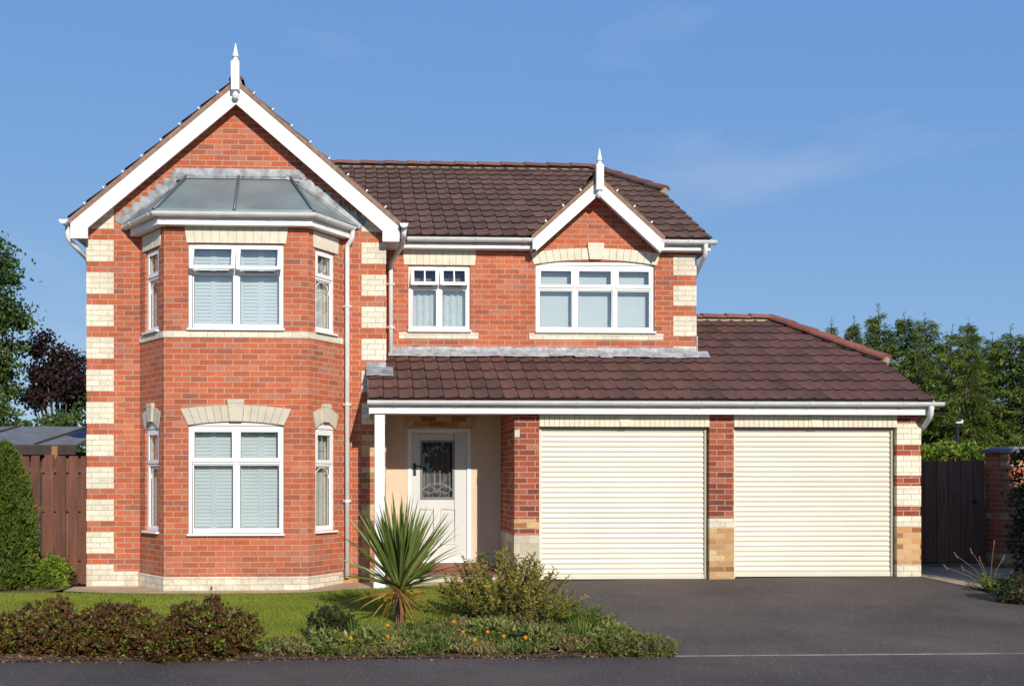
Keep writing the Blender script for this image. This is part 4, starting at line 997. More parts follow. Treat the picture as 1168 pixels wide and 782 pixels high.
# bronze shrubs along the pavement
def bronze(u0, u1, vt, vb, label):
    x, y, z = at((u0+u1)/2, vb); w = XZ(u1, vb, y+.35)[0]-XZ(u0, vb, y+.35)[0]; h = XZ((u0+u1)/2, vt, y+.4)[1]-z
    c = (x, y+.27, z); bl = []
    for k in range(4):
        t_ = (k+.5)/4-.5; hk = h*(1-.42*4*t_*t_)*random.uniform(.90, 1.0)
        bl.append((t_*w*.80, random.uniform(-.05, .06), hk*.40, w*.21, .44, hk*.60))
    return shrub('bronze_shrub', c, bl, 4000, 7, .036, .018, M['l_bronze'], label, 'shrub', 'bronze leaved shrubs by the pavement', up=.9, lump=.19, shell=.60)
bronze(-22, 98, 684, 747, 'bronze and green low shrub nearest the left edge, beside the pavement')
bronze(64, 178, 683, 749, 'middle one of the low bronze shrubs by the pavement, joined on both sides')
bronze(156, 288, 681, 752, 'tallest rounded bronze shrub, its right side ending at bare lawn')

# cordyline
cx_, cy_, cz_ = at(455, 712)
cord = empty('cordyline', (cx_, cy_, cz_), 'spiky green cordyline with long sword leaves in front of the porch', 'palm')
mb = MB(); mb.tube([(cx_, cy_, cz_-.05), (cx_+.01, cy_, cz_+.15), (cx_+.0, cy_, cz_+.30), (cx_+.01, cy_, cz_+.46)], [.062, .052, .045, .03], 12); mb.build('trunk', M['cordbark'], cord, origin=(cx_, cy_, cz_))
def sword(mb, p, d, L_, W_, droop, r, seg=7):
    d = V(d).normalized(); side = d.cross(V((0, 0, 1))); side = side.normalized() if side.length > .05 else V((random.random()-.5, random.random()-.5, 0)).normalized()
    tw = random.uniform(-.9, .9); side = (Matrix.Rotation(tw, 3, d) @ side); up = side.cross(d); pts = []
    pos = V(p); dd = d.copy()
    for k in range(seg+1):
        t_ = k/seg; w = W_*(.55+.45*min(1, t_*3))*(1-t_**2.6)+.0008; pts.append((pos-side*w, pos+up*w*.5*-1, pos+side*w)); dd = (dd+V((0, 0, -droop/seg*(t_+.2)))).normalized(); pos = pos+dd*(L_/seg)
    for a, b_ in zip(pts, pts[1:]):
        mb.face([a[0], a[1], b_[1], b_[0]], r); mb.face([a[1], a[2], b_[2], b_[1]], r)
mb = MB(); md = MB()
for k in range(190):
    az = random.uniform(0, 2*math.pi); el = math.radians(random.choice([random.uniform(35, 88), random.uniform(48, 88), random.uniform(60, 90), random.uniform(8, 60)])); h0 = .34+.12*random.random()
    d = (math.cos(az)*math.cos(el), math.sin(az)*math.cos(el), math.sin(el))
    sword(mb, (cx_+.01+d[0]*.03, cy_+d[1]*.03, cz_+h0), d, random.uniform(.70, .98)*(1.0 if el > .7 else .80), random.uniform(.015, .024), .20 if el > .8 else .5, min(1, max(0, random.gauss(.5, .25))))
for k in range(46):
    az = random.uniform(0, 2*math.pi); el = math.radians(random.uniform(-65, 25)); d = (math.cos(az)*math.cos(el), math.sin(az)*math.cos(el), math.sin(el))
    sword(md, (cx_+d[0]*.04, cy_+d[1]*.04, cz_+.28+.12*random.random()), d, random.uniform(.22, .62), .010, .5, random.random())
mb.build('sword_leaves', M['l_cord'], cord, origin=(cx_, cy_, cz_)); md.build('dead_leaves', M['l_corddead'], cord, origin=(cx_, cy_, cz_))

# straw coloured bush by the porch: upright feathery shoots
def feathery(name, c, n, H, spread, mat, label, cat, group=None, leafL=.05, leafW=.008, per=46, lean=.35):
    root = empty(name, c, label, cat, group); mb = MB(); base, dr_, rr = [], [], []
    for k in range(n):
        az = random.uniform(0, 6.283); r_ = spread*math.sqrt(random.random()); b0 = V((c[0]+r_*math.cos(az)*.55, c[1]+r_*math.sin(az)*.55, c[2]-.02))
        h = H*random.uniform(.55, 1.0)*(1-.45*(r_/spread)**2); tip = b0+V((math.cos(az)*r_*.75+random.uniform(-.1, .1)*lean, math.sin(az)*r_*.75+random.uniform(-.1, .1)*lean, h)); mid = b0.lerp(tip, .5)+V((0, 0, h*.08))
        mb.tube([b0, mid, tip], [.006, .004, .002], 5); ck = random.random()
        for j in range(per):
            t_ = .12+.88*random.random(); p = b0*(1-t_)**2+mid*2*t_*(1-t_)+tip*t_*t_; a2 = random.uniform(0, 6.283)
            base.append(tuple(p)); dr_.append((math.cos(a2), math.sin(a2), random.uniform(.2, 1.3))); rr.append(.5*ck+.3*random.random()+.2*t_)
    q = leaf_quads(np.array(base), np.array(dr_), rng.uniform(.5, 1.2, len(base))*leafL, leafW); quads('foliage', q, mat, np.array(rr), root, c); mb.build('stem', M['bark'], root, origin=c); return root
x, y, z = at(572, 706); feathery('straw_bush', (x, y, z), 120, .84, .55, M['l_straw'], 'tall feathery straw and olive coloured bush left of the garage drive', 'bush', leafL=.065, leafW=.014, per=85)
x, y, z = at(610, 712); feathery('straw_bush', (x, y, z), 60, .55, .45, M['l_straw'], 'shorter yellowish bush between the tall straw bush and the driveway', 'bush', leafL=.06, leafW=.011, per=50)
x, y, z = at(653, 714); feathery('fern_clump', (x, y, z), 60, .30, .36, M['l_fresh'], 'bright green feathery clump at the edge of the driveway', 'plant', leafL=.05, leafW=.010, per=40)
x, y, z = at(376, 730); shrub('dark_shrub', (x, y, z), [(0, 0, .13, .20, .2, .20), (.13, 0, .10, .16, .18, .14)], 700, 6, .035, .016, M['l_dark'], 'small dark leaved shrub on the lawn edge left of the cordyline', 'shrub', up=.8)
def blade_clump(name, c, n, H, mat, label, cat, group=None, W_=.009, sp=.5):
    root = empty(name, c, label, cat, group); mb = MB()
    for k in range(n):
        az = random.uniform(0, 6.283); el = math.radians(random.uniform(35, 88)); d = (math.cos(az)*math.cos(el), math.sin(az)*math.cos(el), math.sin(el))
        sword(mb, (c[0]+d[0]*.05, c[1]+d[1]*.05, c[2]), d, H*random.uniform(.5, 1.1), W_*random.uniform(.6, 1.2), sp, random.random(), 5)
    mb.build('blades', mat, root, origin=c); return root
blade_clump('grassy_clump', at(405, 738), 70, .26, M['l_fresh'], 'upright bright green clump below the small dark shrub', 'plant')
blade_clump('grassy_clump', at(664, 734), 70, .30, M['l_fresh'], 'arching grassy clump behind the flowers near the driveway corner', 'plant', W_=.007)
for u, v, s, lab in ((372, 745, .16, 'pale variegated plant at the left end of the flower bed'), (420, 742, .15, 'pale variegated plant below the cordyline'), (560, 730, .16, 'pale variegated plant in front of the tall straw bush'), (612, 738, .15, 'pale variegated plant left of the arching grassy clump'), (697, 740, .17, 'pale variegated plant right of the arching grassy clump')):
    x, y, z = at(u, v); shrub('variegated_plant', (x, y, z), [(0, 0, s*.45, s*1.25, s, s*.8)], 190, 5, .07, .022, M['l_pale'], lab, 'plant', 'variegated plants in the flower bed', up=.9)
x, y, z = at(738, 746); shrub('creeping_conifer', (x, y, z), [(0, 0, .06, .30, .16, .11), (-.25, .03, .07, .25, .15, .12)], 900, 5, .04, .010, M['l_bed'], 'low dark creeping shrub at the driveway corner of the bed', 'shrub', up=.5)
# ground cover over the bed
bedv = [gp(285, 743), gp(300, 749), (gp(300, 749)[0], YK+.03), (drive_l[-1][0]-.05, YK+.03)]+[(p[0]-.06, p[1]) for p in drive_l[-2:0:-1]]+[(2.2, -1.2), gp(560, 700), gp(500, 713), gp(440, 723), gp(320, 739)]
p = scatter(bedv, 6500); n = len(p)
hh = .03+.07*(.5+.5*np.sin(p[:, 0]*5.1+np.sin(p[:, 1]*4)*2))*rng.random(n); p[:, 2] += hh
d = rng.normal(size=(n, 3))*.7; d[:, 2] = np.abs(d[:, 2])+.5
rn = np.clip(np.repeat(.5+.35*np.sin(p[:, 0]*7.7+1.3*np.sin(p[:, 1]*9)), 6)+rng.normal(size=n*6)*.22, 0, 1)
tag(quads('ground_cover', sprigs(p, d, 6, .055, .014, .8), M['l_bed'], rn), 'mixed low leafy ground cover filling the flower bed', 'ground cover', kind='stuff')
fl = list(zip([507, 513, 527, 541, 560, 578, 598, 612, 622, 637, 660, 668, 645, 690, 400, 530], [722, 734, 728, 737, 717, 722, 719, 735, 716, 740, 742, 724, 728, 738, 730, 740]))
fl = [(u-0, v) for u, v in [(404, 727), (412, 731), (420, 725), (428, 731), (441, 723), (399, 737), (441, 735), (516, 716), (527, 731), (549, 721), (555, 731), (569, 719), (573, 733), (598, 736), (540, 738)]]
def marigold(u, v, lab):
    x, y, z = at(u, v+9); root = empty('marigold', (x, y, z), lab, 'flower', 'orange marigolds in the flower bed'); h = .13+.03*random.random(); mb = MB(); mb.tube([(x, y, z), (x+.01, y, z+h)], .003, 5); mb.build('stem', M['l_fresh'], root, origin=(x, y, z))
    pb = MB(); c = V((x+.01, y-.004, z+h)); tl = V((random.uniform(-.4, .4), -.8, .7)).normalized(); a_ = tl.orthogonal().normalized(); b_ = tl.cross(a_)
    for ly in range(3):
        for k in range(10):
            t_ = 2*math.pi*(k+.5*ly)/10; e = a_*math.cos(t_)+b_*math.sin(t_); s = tl.cross(e); R_ = .018-.004*ly
            pb.face([c+tl*.004*ly, c+e*R_*.7+s*.005+tl*(.004+.005*ly), c+e*R_+tl*(.002+.006*ly), c+e*R_*.7-s*.005+tl*(.004+.005*ly)])
    pb.build('petals', M['petal'], root, origin=(x, y, z))
for u, v in fl: marigold(u, v, 'small orange marigold bloom in the flower bed beside the cordyline')
# leaf litter on the edge of the pavement
X = rng.uniform(-6.5, drive_l[-1][0], 5200); Y = YK+.10+rng.normal(size=5200)*.10; p = np.stack([X, Y, np.where(Y > YK, -.030, -.045)], 1)
d = rng.normal(size=(5200, 3)); d[:, 2] = np.abs(d[:, 2])*.25; tag(quads('leaf_litter', leaf_quads(p, d, rng.uniform(.012, .045, 5200), .018), M['l_litter']), 'dry brown leaves lying along the pavement edge', 'leaf litter', kind='stuff')

# ---- left side: conifer, shrubs, fence, shed, trees ----------------
def frond_cloud(p, axis, m, L_, W_, droop=.3, spread=.5):
    n = len(p); B_ = np.repeat(p, m, 0); d = np.repeat(unit(axis), m, 0)+rng.normal(size=(n*m, 3))*spread; return leaf_quads(B_+rng.normal(size=B_.shape)*.03, d, rng.uniform(.6, 1.3, n*m)*L_, rng.uniform(.7, 1.3, n*m)*W_, droop)
def thuja(c, H, R, label):
    root = empty('conifer_shrub', c, label, 'conifer'); n = 6500; t_ = rng.random(n)**.8; az = rng.uniform(0, 6.283, n)
    prof = R*np.sin(np.pi*np.clip(.16+.84*t_, 0, 1))**.62*(1.02-.25*t_); k = 1+.15*np.sin(az*5+t_*9)*np.sin(t_*14+az)+.09*np.sin(az*11-t_*17)
    rad = prof*k*(.62+.38*rng.random(n)**.5)
    p = np.stack([c[0]+rad*np.cos(az), c[1]+rad*np.sin(az), c[2]+.02+t_*H], 1); ax = np.stack([np.cos(az)*.7, np.sin(az)*.7, np.full(n, .9)], 1)
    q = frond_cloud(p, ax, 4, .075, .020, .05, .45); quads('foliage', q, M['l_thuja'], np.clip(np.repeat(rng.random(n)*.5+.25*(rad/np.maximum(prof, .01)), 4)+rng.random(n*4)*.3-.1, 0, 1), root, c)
    mb = MB(); mb.tube([(c[0], c[1], c[2]-.05), (c[0], c[1], c[2]+H*.8)], [.05, .01], 8); mb.build('trunk', M['bark'], root, origin=c)
cxx, czz = XZ(5, 650, -.25); thuja((cxx, -.25, 0.0), XZ(8, 512, -.25)[1], .39, 'dense green conical conifer shrub in front of the brown fence')
def sh(u, v, blobs, n, mat, lab, L_=.05, W_=.022, nm='leafy_shrub', up=.7):
    x, y, z = at(u, v); return shrub(nm, (x, y, z), blobs, n, 6, L_, W_, mat, lab, 'shrub', up=up)
sh(10, 672, [(-.3, 0, .14, .35, .25, .20), (.25, 0, .13, .40, .25, .19)], 1500, M['l_fresh'], 'low bright green shrub at the foot of the conical conifer', .045, .018)
sh(62, 671, [(0, 0, .20, .20, .18, .25), (-.12, .0, .2, .16, .16, .22)], 700, M['l_yellow'], 'yellow green leafy shrub leaning on the brown fence', .06, .028)
sh(77, 670, [(0, 0, .13, .09, .09, .15)], 160, M['l_litter'], 'small withered orange brown plant beside the brown fence', .06, .012)
# fence
fe = empty('plank_fence', (-4.9, .3, 0), 'brown upright plank fence between the conifer and the house', 'fence'); k = 0
x = XL-.03
while x > -7.2:
    w = random.uniform(.118, .135); zt = XZ(60, 519, .3)[1]+random.uniform(-.02, .02); mb = MB(); tl = random.uniform(-.012, .012)
    mb.hexa([(x-w, .29, .02), (x, .29, .02), (x, .312, .02), (x-w, .312, .02), (x-w+tl, .29, zt), (x+tl, .29, zt), (x+tl, .312, zt), (x-w+tl, .312, zt)])
    mb.build('plank', M['plank'], fe, bevel=.003); x -= w+random.uniform(.030, .050)
for zz_ in (.35, 1.05, 1.6):
    mb = MB(); mb.box(-7.2, XL-.02, .313, .36, zz_, zz_+.07); mb.build('rail', M['plank'], fe)
x = XL-.10
mb = MB(); q = 0
while x > -7.2:
    mb = MB(); w = .125; mb.box(x-w, x, .361, .38, .03, 1.80); mb.build('back_plank', M['gatewood'], fe); x -= .165
# shed behind
sx0, sx1 = -9.2, XZ(97, 500, 4.4)[0]-.05; zsh = XZ(50, 510, 4.0)[1]; zsb = XZ(50, 489, 6.4)[1]
shd = empty('garden_shed', ((sx0+sx1)/2, 5.2, 0), 'dark timber shed with a grey felt roof behind the brown fence', 'shed')
mb = MB(); mb.box(sx0+.15, sx1-.15, 4.2, 6.2, 0, zsh-.06); mb.build('wall', M['shedwood'], shd)
mb = MB(); mb.hexa([(sx0, 4.0, zsh), (sx1, 4.0, zsh), (sx1, 6.4, zsb), (sx0, 6.4, zsb), (sx0, 4.0, zsh+.05), (sx1, 4.0, zsh+.05), (sx1, 6.4, zsb+.05), (sx0, 6.4, zsb+.05)]); rf = mb.build('roof', M['felt'], shd)
mb = MB()
for xx in (sx0+2.0, sx1-.75): mb.hexa([(xx, 4.0, zsh+.051), (xx+.06, 4.0, zsh+.051), (xx+.4, 6.4, zsb+.051), (xx+.34, 6.4, zsb+.051), (xx, 4.0, zsh+.075), (xx+.06, 4.0, zsh+.075), (xx+.4, 6.4, zsb+.075), (xx+.34, 6.4, zsb+.075)])
mb.build('roof_batten', M['shedwood'], rf)
mb = MB(); mb.box(sx0, sx1, 3.97, 3.995, zsh-.13, zsh+.045); mb.build('fascia', M['shedwood'], shd)
mb = MB(); mb.box(sx1-.40, sx1-.30, 3.90, 3.965, .3, zsh+.02); mb.build('timber_post', M['newwood'], shd)

def tree(name, c, H, crown, n, mat, label, leafL=.10, leafW=.06, group=None, nclump=70, trunk_r=.16, fork=.35, forks=7):
    """crown: list of ellipsoids (dx,dy,z,rx,ry,rz) the leaf clumps fill"""
    root = empty(name, c, label, 'tree', group); mb = MB(); c = V(c); top = c+V((0, 0, H*fork)); mb.tube([c-V((0, 0, .1)), c.lerp(top, .5)+V((.05, 0, 0)), top], [trunk_r*1.3, trunk_r, trunk_r*.8], 10)
    cl = []
    vol = sum(b[3]*b[4]*b[5] for b in crown)
    for b in crown:
        for k in range(max(3, int(nclump*b[3]*b[4]*b[5]/vol))):
            d = unit(rng.normal(size=3)); r_ = rng.random()**.45; cl.append(np.array([c.x+b[0], c.y+b[1], c.z+b[2]])+d*r_*np.array(b[3:]))
    cl = np.array(cl)
    for k in rng.choice(len(cl), min(len(cl), forks*4), replace=False):
        t_ = V(cl[k]); m_ = top.lerp(t_, .5)+V((0, 0, -.1*H*.3)); mb.tube([c.lerp(top, random.uniform(.7, 1)), m_, t_], [trunk_r*.45, trunk_r*.22, .015], 7)
    mb.build('trunk', M['bark'], root, origin=c, smooth=True)
    per = n//len(cl); P_, R_ = [], []; s = (vol/len(cl))**(1/3)*1.05
    for q in cl:
        sc = s*rng.uniform(.6, 1.3); p = q+rng.normal(size=(per, 3))*sc*np.array([.5, .5, .33]); P_.append(p); R_.append(np.clip(rng.random()*.55+rng.random(per)*.45, 0, 1))
    p = np.concatenate(P_); d = rng.normal(size=p.shape); d[:, 2] -= .3
    quads('crown', leaf_quads(p, d, rng.uniform(.6, 1.3, len(p))*leafL, leafW), mat, np.concatenate(R_), root, tuple(c)); return root
def tp(u, v, Y): x, z = XZ(u, v, Y); return x, z
x, zt = tp(-16, 303, 11); zt *= 1.16; tree('broadleaf_tree', (x, 11, 0), zt, [(-.55, 0, zt*.62, 1.3, 1.5, zt*.30), (-.1, 0, zt*.83, .75, 1.0, zt*.16), (-.15, -.2, zt*.45, .95, 1.0, zt*.16)], 30000, M['l_tree'], 'tall green broadleaf tree cut by the left edge, behind the shed', .12, .07, nclump=95)
x, zt = tp(68, 372, 13); tree('purple_tree', (x, 13, 0), zt, [(-.15, 0, zt*.82, .80, .9, zt*.14), (.45, 0, zt*.70, .65, .8, zt*.14), (-.55, 0, zt*.70, .5, .7, zt*.10)], 9000, M['l_purple'], 'dark purple leaved tree with pale forked stems left of the house', .11, .075, nclump=46, trunk_r=.085, fork=.35)
for u, vt, Y, rx, lab in ((40, 470, 9, 1.1, 'green bush showing over the shed roof'), (88, 462, 11, .9, 'green bush beneath the purple tree'), (-30, 450, 9.5, 1.2, 'green bush over the left end of the shed')):
    x, zt = tp(u, vt, Y); shrub('background_bush', (x, Y, 0), [(0, 0, zt*.55, rx, .8, zt*.45), (rx*.4, 0, zt*.68, rx*.5, .6, zt*.3)], 1500, 5, .10, .055, M['l_tree'], lab, 'bush', up=.4)

# ---- right side ----------------------------------------------------
gx0_, gx1_ = XG1+.03, XZ(1123, 600, .55)[0]; gy = .55
gt = empty('side_gate', ((gx0_+gx1_)/2, gy, .2), 'dark brown boarded side gate between the garage and the brick pillar', 'gate'); n = 9; w = (gx1_-gx0_)/n
for k in range(n):
    mb = MB(); zt = XZ(1090, 525, gy)[1]+random.uniform(-.012, .012); mb.box(gx0_+w*k+.004, gx0_+w*(k+1)-.004, gy-.011-.003*(k % 2), gy+.011, .26+.0*k, zt); mb.build('board', M['gatewood'], gt, bevel=.003)
for zz_ in (.45, 1.0, 1.55):
    mb = MB(); mb.box(gx0_, gx1_, gy+.012, gy+.05, zz_, zz_+.09); mb.build('rail', M['gatewood'], gt)
mb = MB(); mb.box(gx1_-.20, gx1_-.14, gy-.03, gy-.015, 1.15, 1.19); mb.build('latch', M['black'], gt)
px0 = XZ(1141, 600, .35)[0]; px1 = px0+.44; py = .35; pzt = XZ(1140, 516, py)[1]
pl = empty('brick_pillar', ((px0+px1)/2, py+.2, .15), 'red brick gate pillar with buff bands and a grey coping', 'pillar')
bz = lambda v: XZ(1140, v, py)[1]
def pc(v0, v1, mat):
    mb = MB(); mb.box(px0, px1, py, py+.36, v0, v1); mb.build('brick_course', M[mat], pl)
cs = [0, bz(642), bz(632), bz(592), bz(585), bz(531), bz(526), bz(521), pzt]
for k, mt in enumerate(['red', 'tan', 'red', 'tan', 'red', 'tan', 'red', 'tan']):
    if k < 8: pc(cs[k], cs[k+1], mt)
mb = MB(); mb.box(px0-.05, px1+.05, py-.05, py+.41, pzt, pzt+.055); mb.hexa([(px0-.02, py-.02, pzt+.056), (px1+.02, py-.02, pzt+.056), (px1+.02, py+.38, pzt+.056), (px0-.02, py+.38, pzt+.056), (px0+.05, py+.05, pzt+.09), (px1-.05, py+.05, pzt+.09), (px1-.05, py+.31, pzt+.09), (px0+.05, py+.31, pzt+.09)]); mb.build('coping', M['cap'], pl, bevel=.006)
# continuing wall to the right of the pillar, hidden by the hedge in the photo
def box_hedge(name, x0, x1, y0, y1, z0, z1, n, mat, label, L_=.05, W_=.026, lump=.06):
    c = ((x0+x1)/2, (y0+y1)/2, z0); root = empty(name, c, label, 'hedge'); sx, sy, sz = x1-x0, y1-y0, z1-z0
    ar = np.array([sx*sz, sx*sz*.3, sy*sz, sy*sz, sx*sy]); f = rng.choice(5, n, p=ar/ar.sum()); a, b = rng.random(n), rng.random(n); p = np.zeros((n, 3)); nr = np.zeros((n, 3))
    dp = np.abs(rng.normal(size=n))*.07
    for k, (fx, nn) in enumerate((((a, 0*a, b), (0, -1, 0)), ((a, 0*a+1, b), (0, 1, 0)), ((0*a, a, b), (-1, 0, 0)), ((0*a+1, a, b), (1, 0, 0)), ((a, b, 0*a+1), (0, 0, 1)))):
        m_ = f == k; p[m_] = np.stack([fx[0][m_]*sx+x0, fx[1][m_]*sy+y0, fx[2][m_]*sz+z0], 1); nr[m_] = nn
    wob = lump*(np.sin(p[:, 0]*6+p[:, 2]*4)+np.sin(p[:, 1]*7+p[:, 2]*7)+np.sin(p[:, 2]*11+p[:, 0]*9))*.5
    p += nr*(wob-dp)[:, None]; p += rng.normal(size=p.shape)*.02
    ax = nr.copy(); ax[:, 2] += .5; q = sprigs(p, ax, 6, L_, W_, .8)
    quads('foliage', q, mat, np.clip(np.repeat(rng.random(n)*.5, 6)+rng.random(n*6)*.5, 0, 1), root, c)
    mb = MB(); mb.box(x0+.13, x1-.13, y0+.13, y1-.13, z0, z1-.14); mb.build('dark_core', M['under'], root, origin=c); return root  # solid dark box, its colour stands for the shade inside the hedge
hx = XZ(1151, 600, -.35)[0]
box_hedge('clipped_hedge', hx, hx+1.6, -3.2, -.35, .1, XZ(1160, 515, -.35)[1], 9000, M['l_hedge'], 'clipped dark green hedge cut by the right edge of the photo')
box_hedge('tall_hedge', 8.8, 10.4, -4.6, -2.0, .1, 3.5, 4000, M['l_hedge'], 'tall dark hedge beyond the right edge that shades the side gate')
xh0, xh1 = XG1+.1, XZ(1122, 520, 1.4)[0]
box_hedge('yellow_hedge', xh0, xh1+.1, 1.2, 1.9, .2, XZ(1085, 509, 1.2)[1], 3000, M['l_yellow'], 'bright yellow green hedge showing above the dark side gate', .075, .034)
x, y, z = at(1135, 674); feathery('weed_clump', (x, y, z), 26, .26, .26, M['l_fresh'], 'low green weed clump at the foot of the clipped hedge', 'plant', leafL=.07, leafW=.016, per=26)
rs = empty('seeding_stalks', (x, y+.1, z), 'tall reddish seed stalks rising from the weed clump beside the gate', 'plant'); mb = MB()
for du, dv, hh_ in ((-1, 1, .45), (-.55, 1, .50), (-.3, 1, .40), (.12, 1, .60), (.4, 1, .42), (-.8, 1, .28), (-1.3, 1, .30)):
    mb.tube([(x, y+.1, z), (x+du*.2, y+.1, z+hh_*.6), (x+du*.45, y+.1, z+hh_)], [.004, .003, .003], 5); mb.tube([(x+du*.42, y+.1, z+hh_-.04), (x+du*.46, y+.1, z+hh_+.03)], .006, 6)
mb.build('stalks', plain('reddish_stalk', (.22, .13, .07), .8), rs, origin=(x, y+.1, z))
x, y, z = at(1160, 690); shrub('dark_shrub', (x+.12, y+.15, z), [(0, 0, .14, .25, .22, .20)], 500, 6, .035, .016, M['l_dark'], 'small dark shrub at the foot of the clipped hedge', 'shrub')
# garden light far behind the gate
lx, lz = XZ(1092, 482, 7.5); gl_ = empty('garden_lamp', (lx, 7.5, .2), 'small white outdoor light on a thin dark post behind the gate', 'lamp')
mb = MB(); mb.tube([(lx, 7.5, .1), (lx, 7.5, lz-.02)], .035, 8); mb.build('post', M['black'], gl_)
mb = MB(); mb.box(lx-.05, lx+.10, 7.45, 7.5, lz-.01, lz+.02); mb.box(lx+.06, lx+.10, 7.44, 7.5, lz+.021, lz+.06); mb.build('fitting', M['lampwhite'], gl_, bevel=.008)

# conifers
def conifer(c, H, R, label, mat, dens=1.0, seed=0):
    root = empty('conifer_tree', c, label, 'conifer', 'conifers beyond the garage'); mb = MB(); base, ax, rr, ln_ = [], [], [], []
    ln = random.uniform(-.14, .14); sh = random.uniform(.7, 1.0); ph = random.uniform(0, 6)
    trunkp = lambda t_: V((c[0]+ln*t_*t_*H*.15+.05*math.sin(t_*7+seed), c[1], c[2]+t_*H))
    mb.tube([trunkp(k/10)-V((0, 0, .1 if k == 0 else 0)) for k in range(11)], [.11*(1-k/10.4)+.006 for k in range(11)], 8)
    nb = int(H*34*dens)
    for b_ in range(nb):
        z = .06+.92*random.random()**.85; az = random.uniform(0, 6.283)
        r_ = R*(((1.0-z)**sh)*1.05+.05)*random.uniform(.45, 1.2)*(1+.30*math.sin(az*2+z*8+ph)*math.sin(z*13+ph))
        p0 = trunkp(z); d = V((math.cos(az), math.sin(az), 0)); rise = random.uniform(-.1, .55) if z > .8 else random.uniform(-.35, .35)
        p1 = p0+d*r_*.5+V((0, 0, r_*(rise+.10))); p2 = p0+d*r_+V((0, 0, r_*(rise-.05)))
        if r_ > .15: mb.tube([p0, p1, p2], [.014, .009, .003], 4)
        m_ = int((14+75*r_)*(1 if z < .85 else .75)); ck = random.random(); tw = random.uniform(-.5, .5)
        for j in range(m_):
            t_ = .12+.88*random.random()**.7; q = p0*(1-t_)**2+p1*2*t_*(1-t_)+p2*t_*t_; s_ = random.gauss(0, .55); sd = V((-d.y, d.x, tw)); w_ = (1.1-t_)*.28*r_+.03
            base.append((q.x+sd.x*s_*w_+random.gauss(0, .025), q.y+sd.y*s_*w_+random.gauss(0, .025), q.z+sd.z*s_*w_+random.gauss(0, .035)))
            ax.append((d.x*.8+sd.x*s_*.9, d.y*.8+sd.y*s_*.9, random.uniform(-.7, .6))); rr.append(.5*ck+.3*random.random()+.2*t_)
    for j in range(40):
        p = trunkp(random.uniform(.9, 1.03)); a_ = random.uniform(0, 6.283); base.append(tuple(p)); ax.append((math.cos(a_)*.7, math.sin(a_)*.7, 1)); rr.append(random.random())
    n = len(base); q = leaf_quads(np.array(base), np.array(ax), rng.uniform(.06, .19, n), rng.uniform(.016, .034, n), .3)
    quads('crown', q, mat, np.clip(np.array(rr), 0, 1), root, c); mb.build('trunk', M['bark'], root, origin=c)
cons = [(950, 370, 20, 1.1, 0), (968, 368, 19, 1.1, 0), (1002, 355, 17, 1.2, 0), (1033, 362, 16.5, 1.25, 0), (1061, 364, 16, 1.25, 0), (1087, 378, 15.5, 1.2, 0), (1108, 368, 16.5, 1.35, 0), (1128, 385, 15, 1.2, 0), (1152, 378, 12.5, 1.3, 1), (1182, 384, 12, 1.3, 1), (1215, 372, 13, 1.4, 1), (985, 392, 15.5, 1.2, 0), (1047, 395, 13.5, 1.3, 0), (1100, 400, 12.5, 1.2, 0), (1250, 385, 13, 1.4, 1)]
pl_ = ['thin spire topped conifer', 'slim conifer with a sparse tip', 'tallest pointed conifer', 'conifer with a narrow bare leader', 'conifer with drooping side shoots', 'shorter bushy conifer', 'broad conifer with a leaning tip', 'rounded conifer', 'light green feathery conifer', 'light green loose conifer', 'light green tall conifer', 'lower dark conifer', 'lower dense conifer', 'lower spreading conifer', 'light green outer conifer']
wh = ['just right of the garage hip, farthest back', 'second from the garage hip', 'above the end of the garage hip', 'right of the tallest pointed one', 'over the garage eaves corner', 'above the side gate latch side', 'behind the side gate', 'left of the light green ones', 'above the brick pillar', 'above the clipped hedge', 'beyond the right edge', 'in front of the slim ones by the hip', 'in front, over the eaves corner', 'in front, over the yellow hedge', 'last in the row, out of frame']
for k, (u, v, Y, R, lt) in enumerate(cons):
    x, zt = XZ(u, v, Y); conifer((x, Y, .1), zt-.1, R*1.5, pl_[k]+' '+wh[k], M['l_conif2'] if lt else M['l_conif'], 1.6, k)

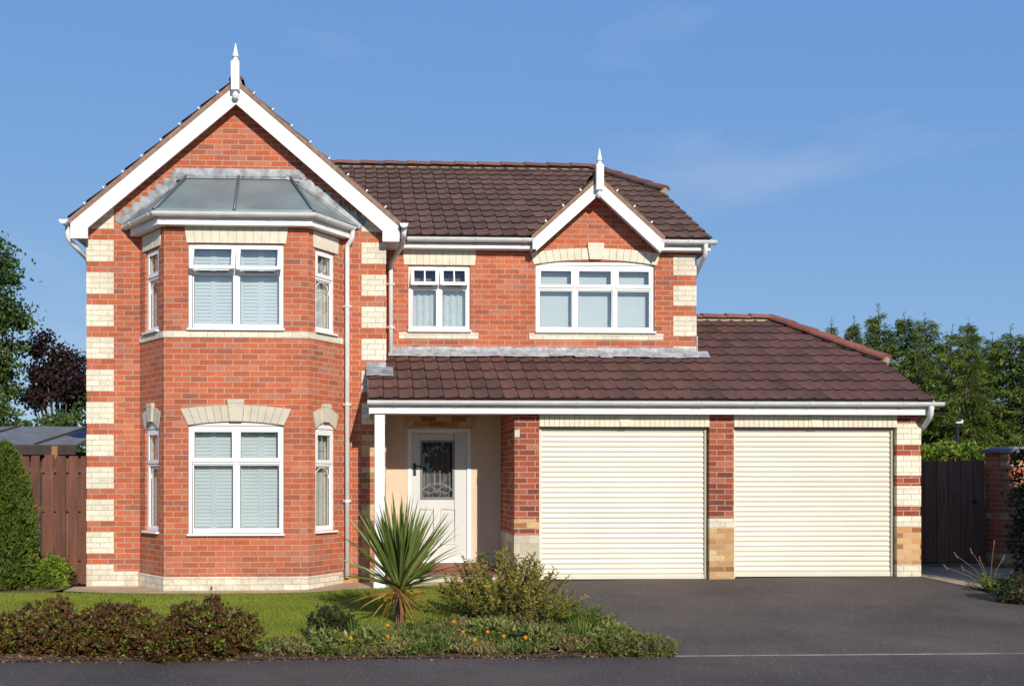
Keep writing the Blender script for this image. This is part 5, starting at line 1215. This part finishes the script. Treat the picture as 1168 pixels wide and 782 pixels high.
# ---- across the street (seen only in the window glass) -------------
oh = empty('rendered_house', (-9, -46, -.05), 'pale rendered house across the street, seen only as a reflection in the windows', 'house')
mb = MB(); mb.box(-16, -3, -50, -42, -.1, 5.0); mb.build('wall', M['plaster'], oh)
mb = MB(); mb.prism([(-16.4, -50.4, 5.0), (-16.4, -41.6, 5.0), (-16.4, -46, 8.0)], (13.8, 0, 0)); mb.build('roof', M['tile_main'], oh, recalc=True)
for xx in (-14, -10.5, -6):
    for z_ in (1.0, 3.4):
        mb = MB(); mb.box(xx, xx+1.5, -41.99, -41.95, z_, z_+1.2); mb.build('window', M['black'], oh)
for xx, yy, hh_, rr in ((1, -44, 7, 2.6), (6, -43, 6, 2.4), (11, -46, 7.5, 3), (-20, -44, 7, 3)):
    shrub('street_tree', (xx, yy, 0), [(0, 0, hh_*.6, rr, rr, hh_*.42), (rr*.3, 0, hh_*.8, rr*.6, rr*.6, hh_*.2)], 1300, 5, .32, .2, M['l_tree'], 'leafy tree across the street, seen only as a reflection in the windows', 'tree', 'trees across the street', up=.3)
# ================================================================== LIGHT
sd = V((-.27, 1, -.50)).normalized()
sun = bpy.data.lights.new('sun', 'SUN'); sun.energy = 4.1; sun.angle = math.radians(.5); sun.color = (1, .925, .81)
so = bpy.data.objects.new('sun', sun); col.objects.link(so); so.rotation_euler = sd.to_track_quat('-Z', 'Y').to_euler(); so.location = (5, -12, 12)
w = bpy.data.worlds.new('World'); scene.world = w; w.use_nodes = True; nt = w.node_tree; nt.nodes.clear()
sky = nt.nodes.new('ShaderNodeTexSky'); sky.sky_type = 'NISHITA'; sky.sun_disc = False
sky.sun_elevation = math.asin(-sd.z); sky.sun_rotation = math.atan2(-sd.x, -sd.y); sky.altitude = 1800; sky.air_density = 1.0; sky.dust_density = .15; sky.ozone_density = 3.0
bg = nt.nodes.new('ShaderNodeBackground'); bg.inputs['Strength'].default_value = .15; ow = nt.nodes.new('ShaderNodeOutputWorld')
tc = nt.nodes.new('ShaderNodeTexCoord'); mp = nt.nodes.new('ShaderNodeMapping'); mp.inputs['Scale'].default_value = (1.3, 1.3, 4.5); mp.inputs['Location'].default_value = (.35, .1, .4); L(nt, tc.outputs['Generated'], mp.inputs['Vector'])
cf = mulv(nt, N_fac(nt, noise(nt, mp.outputs[0], 1.7, 7, .55), .56, .80), .30)
gm = nt.nodes.new('ShaderNodeGamma'); gm.inputs[1].default_value = .5; L(nt, sky.outputs[0], gm.inputs[0])
skyc = mixc(nt, mixc(nt, gm.outputs[0], (.94, .951, .443), 1.0, 'MULTIPLY'), (0, .66, 3.20), 1.0, 'ADD')
L(nt, mixc(nt, skyc, (4.0, 4.3, 4.9), cf), bg.inputs['Color']); L(nt, bg.outputs[0], ow.inputs[0])
scene.view_settings.view_transform = 'Standard'; scene.view_settings.look = 'None'; scene.view_settings.exposure = .16; scene.view_settings.gamma = 1
scene.cycles.max_bounces = 8; scene.cycles.transparent_max_bounces = 12
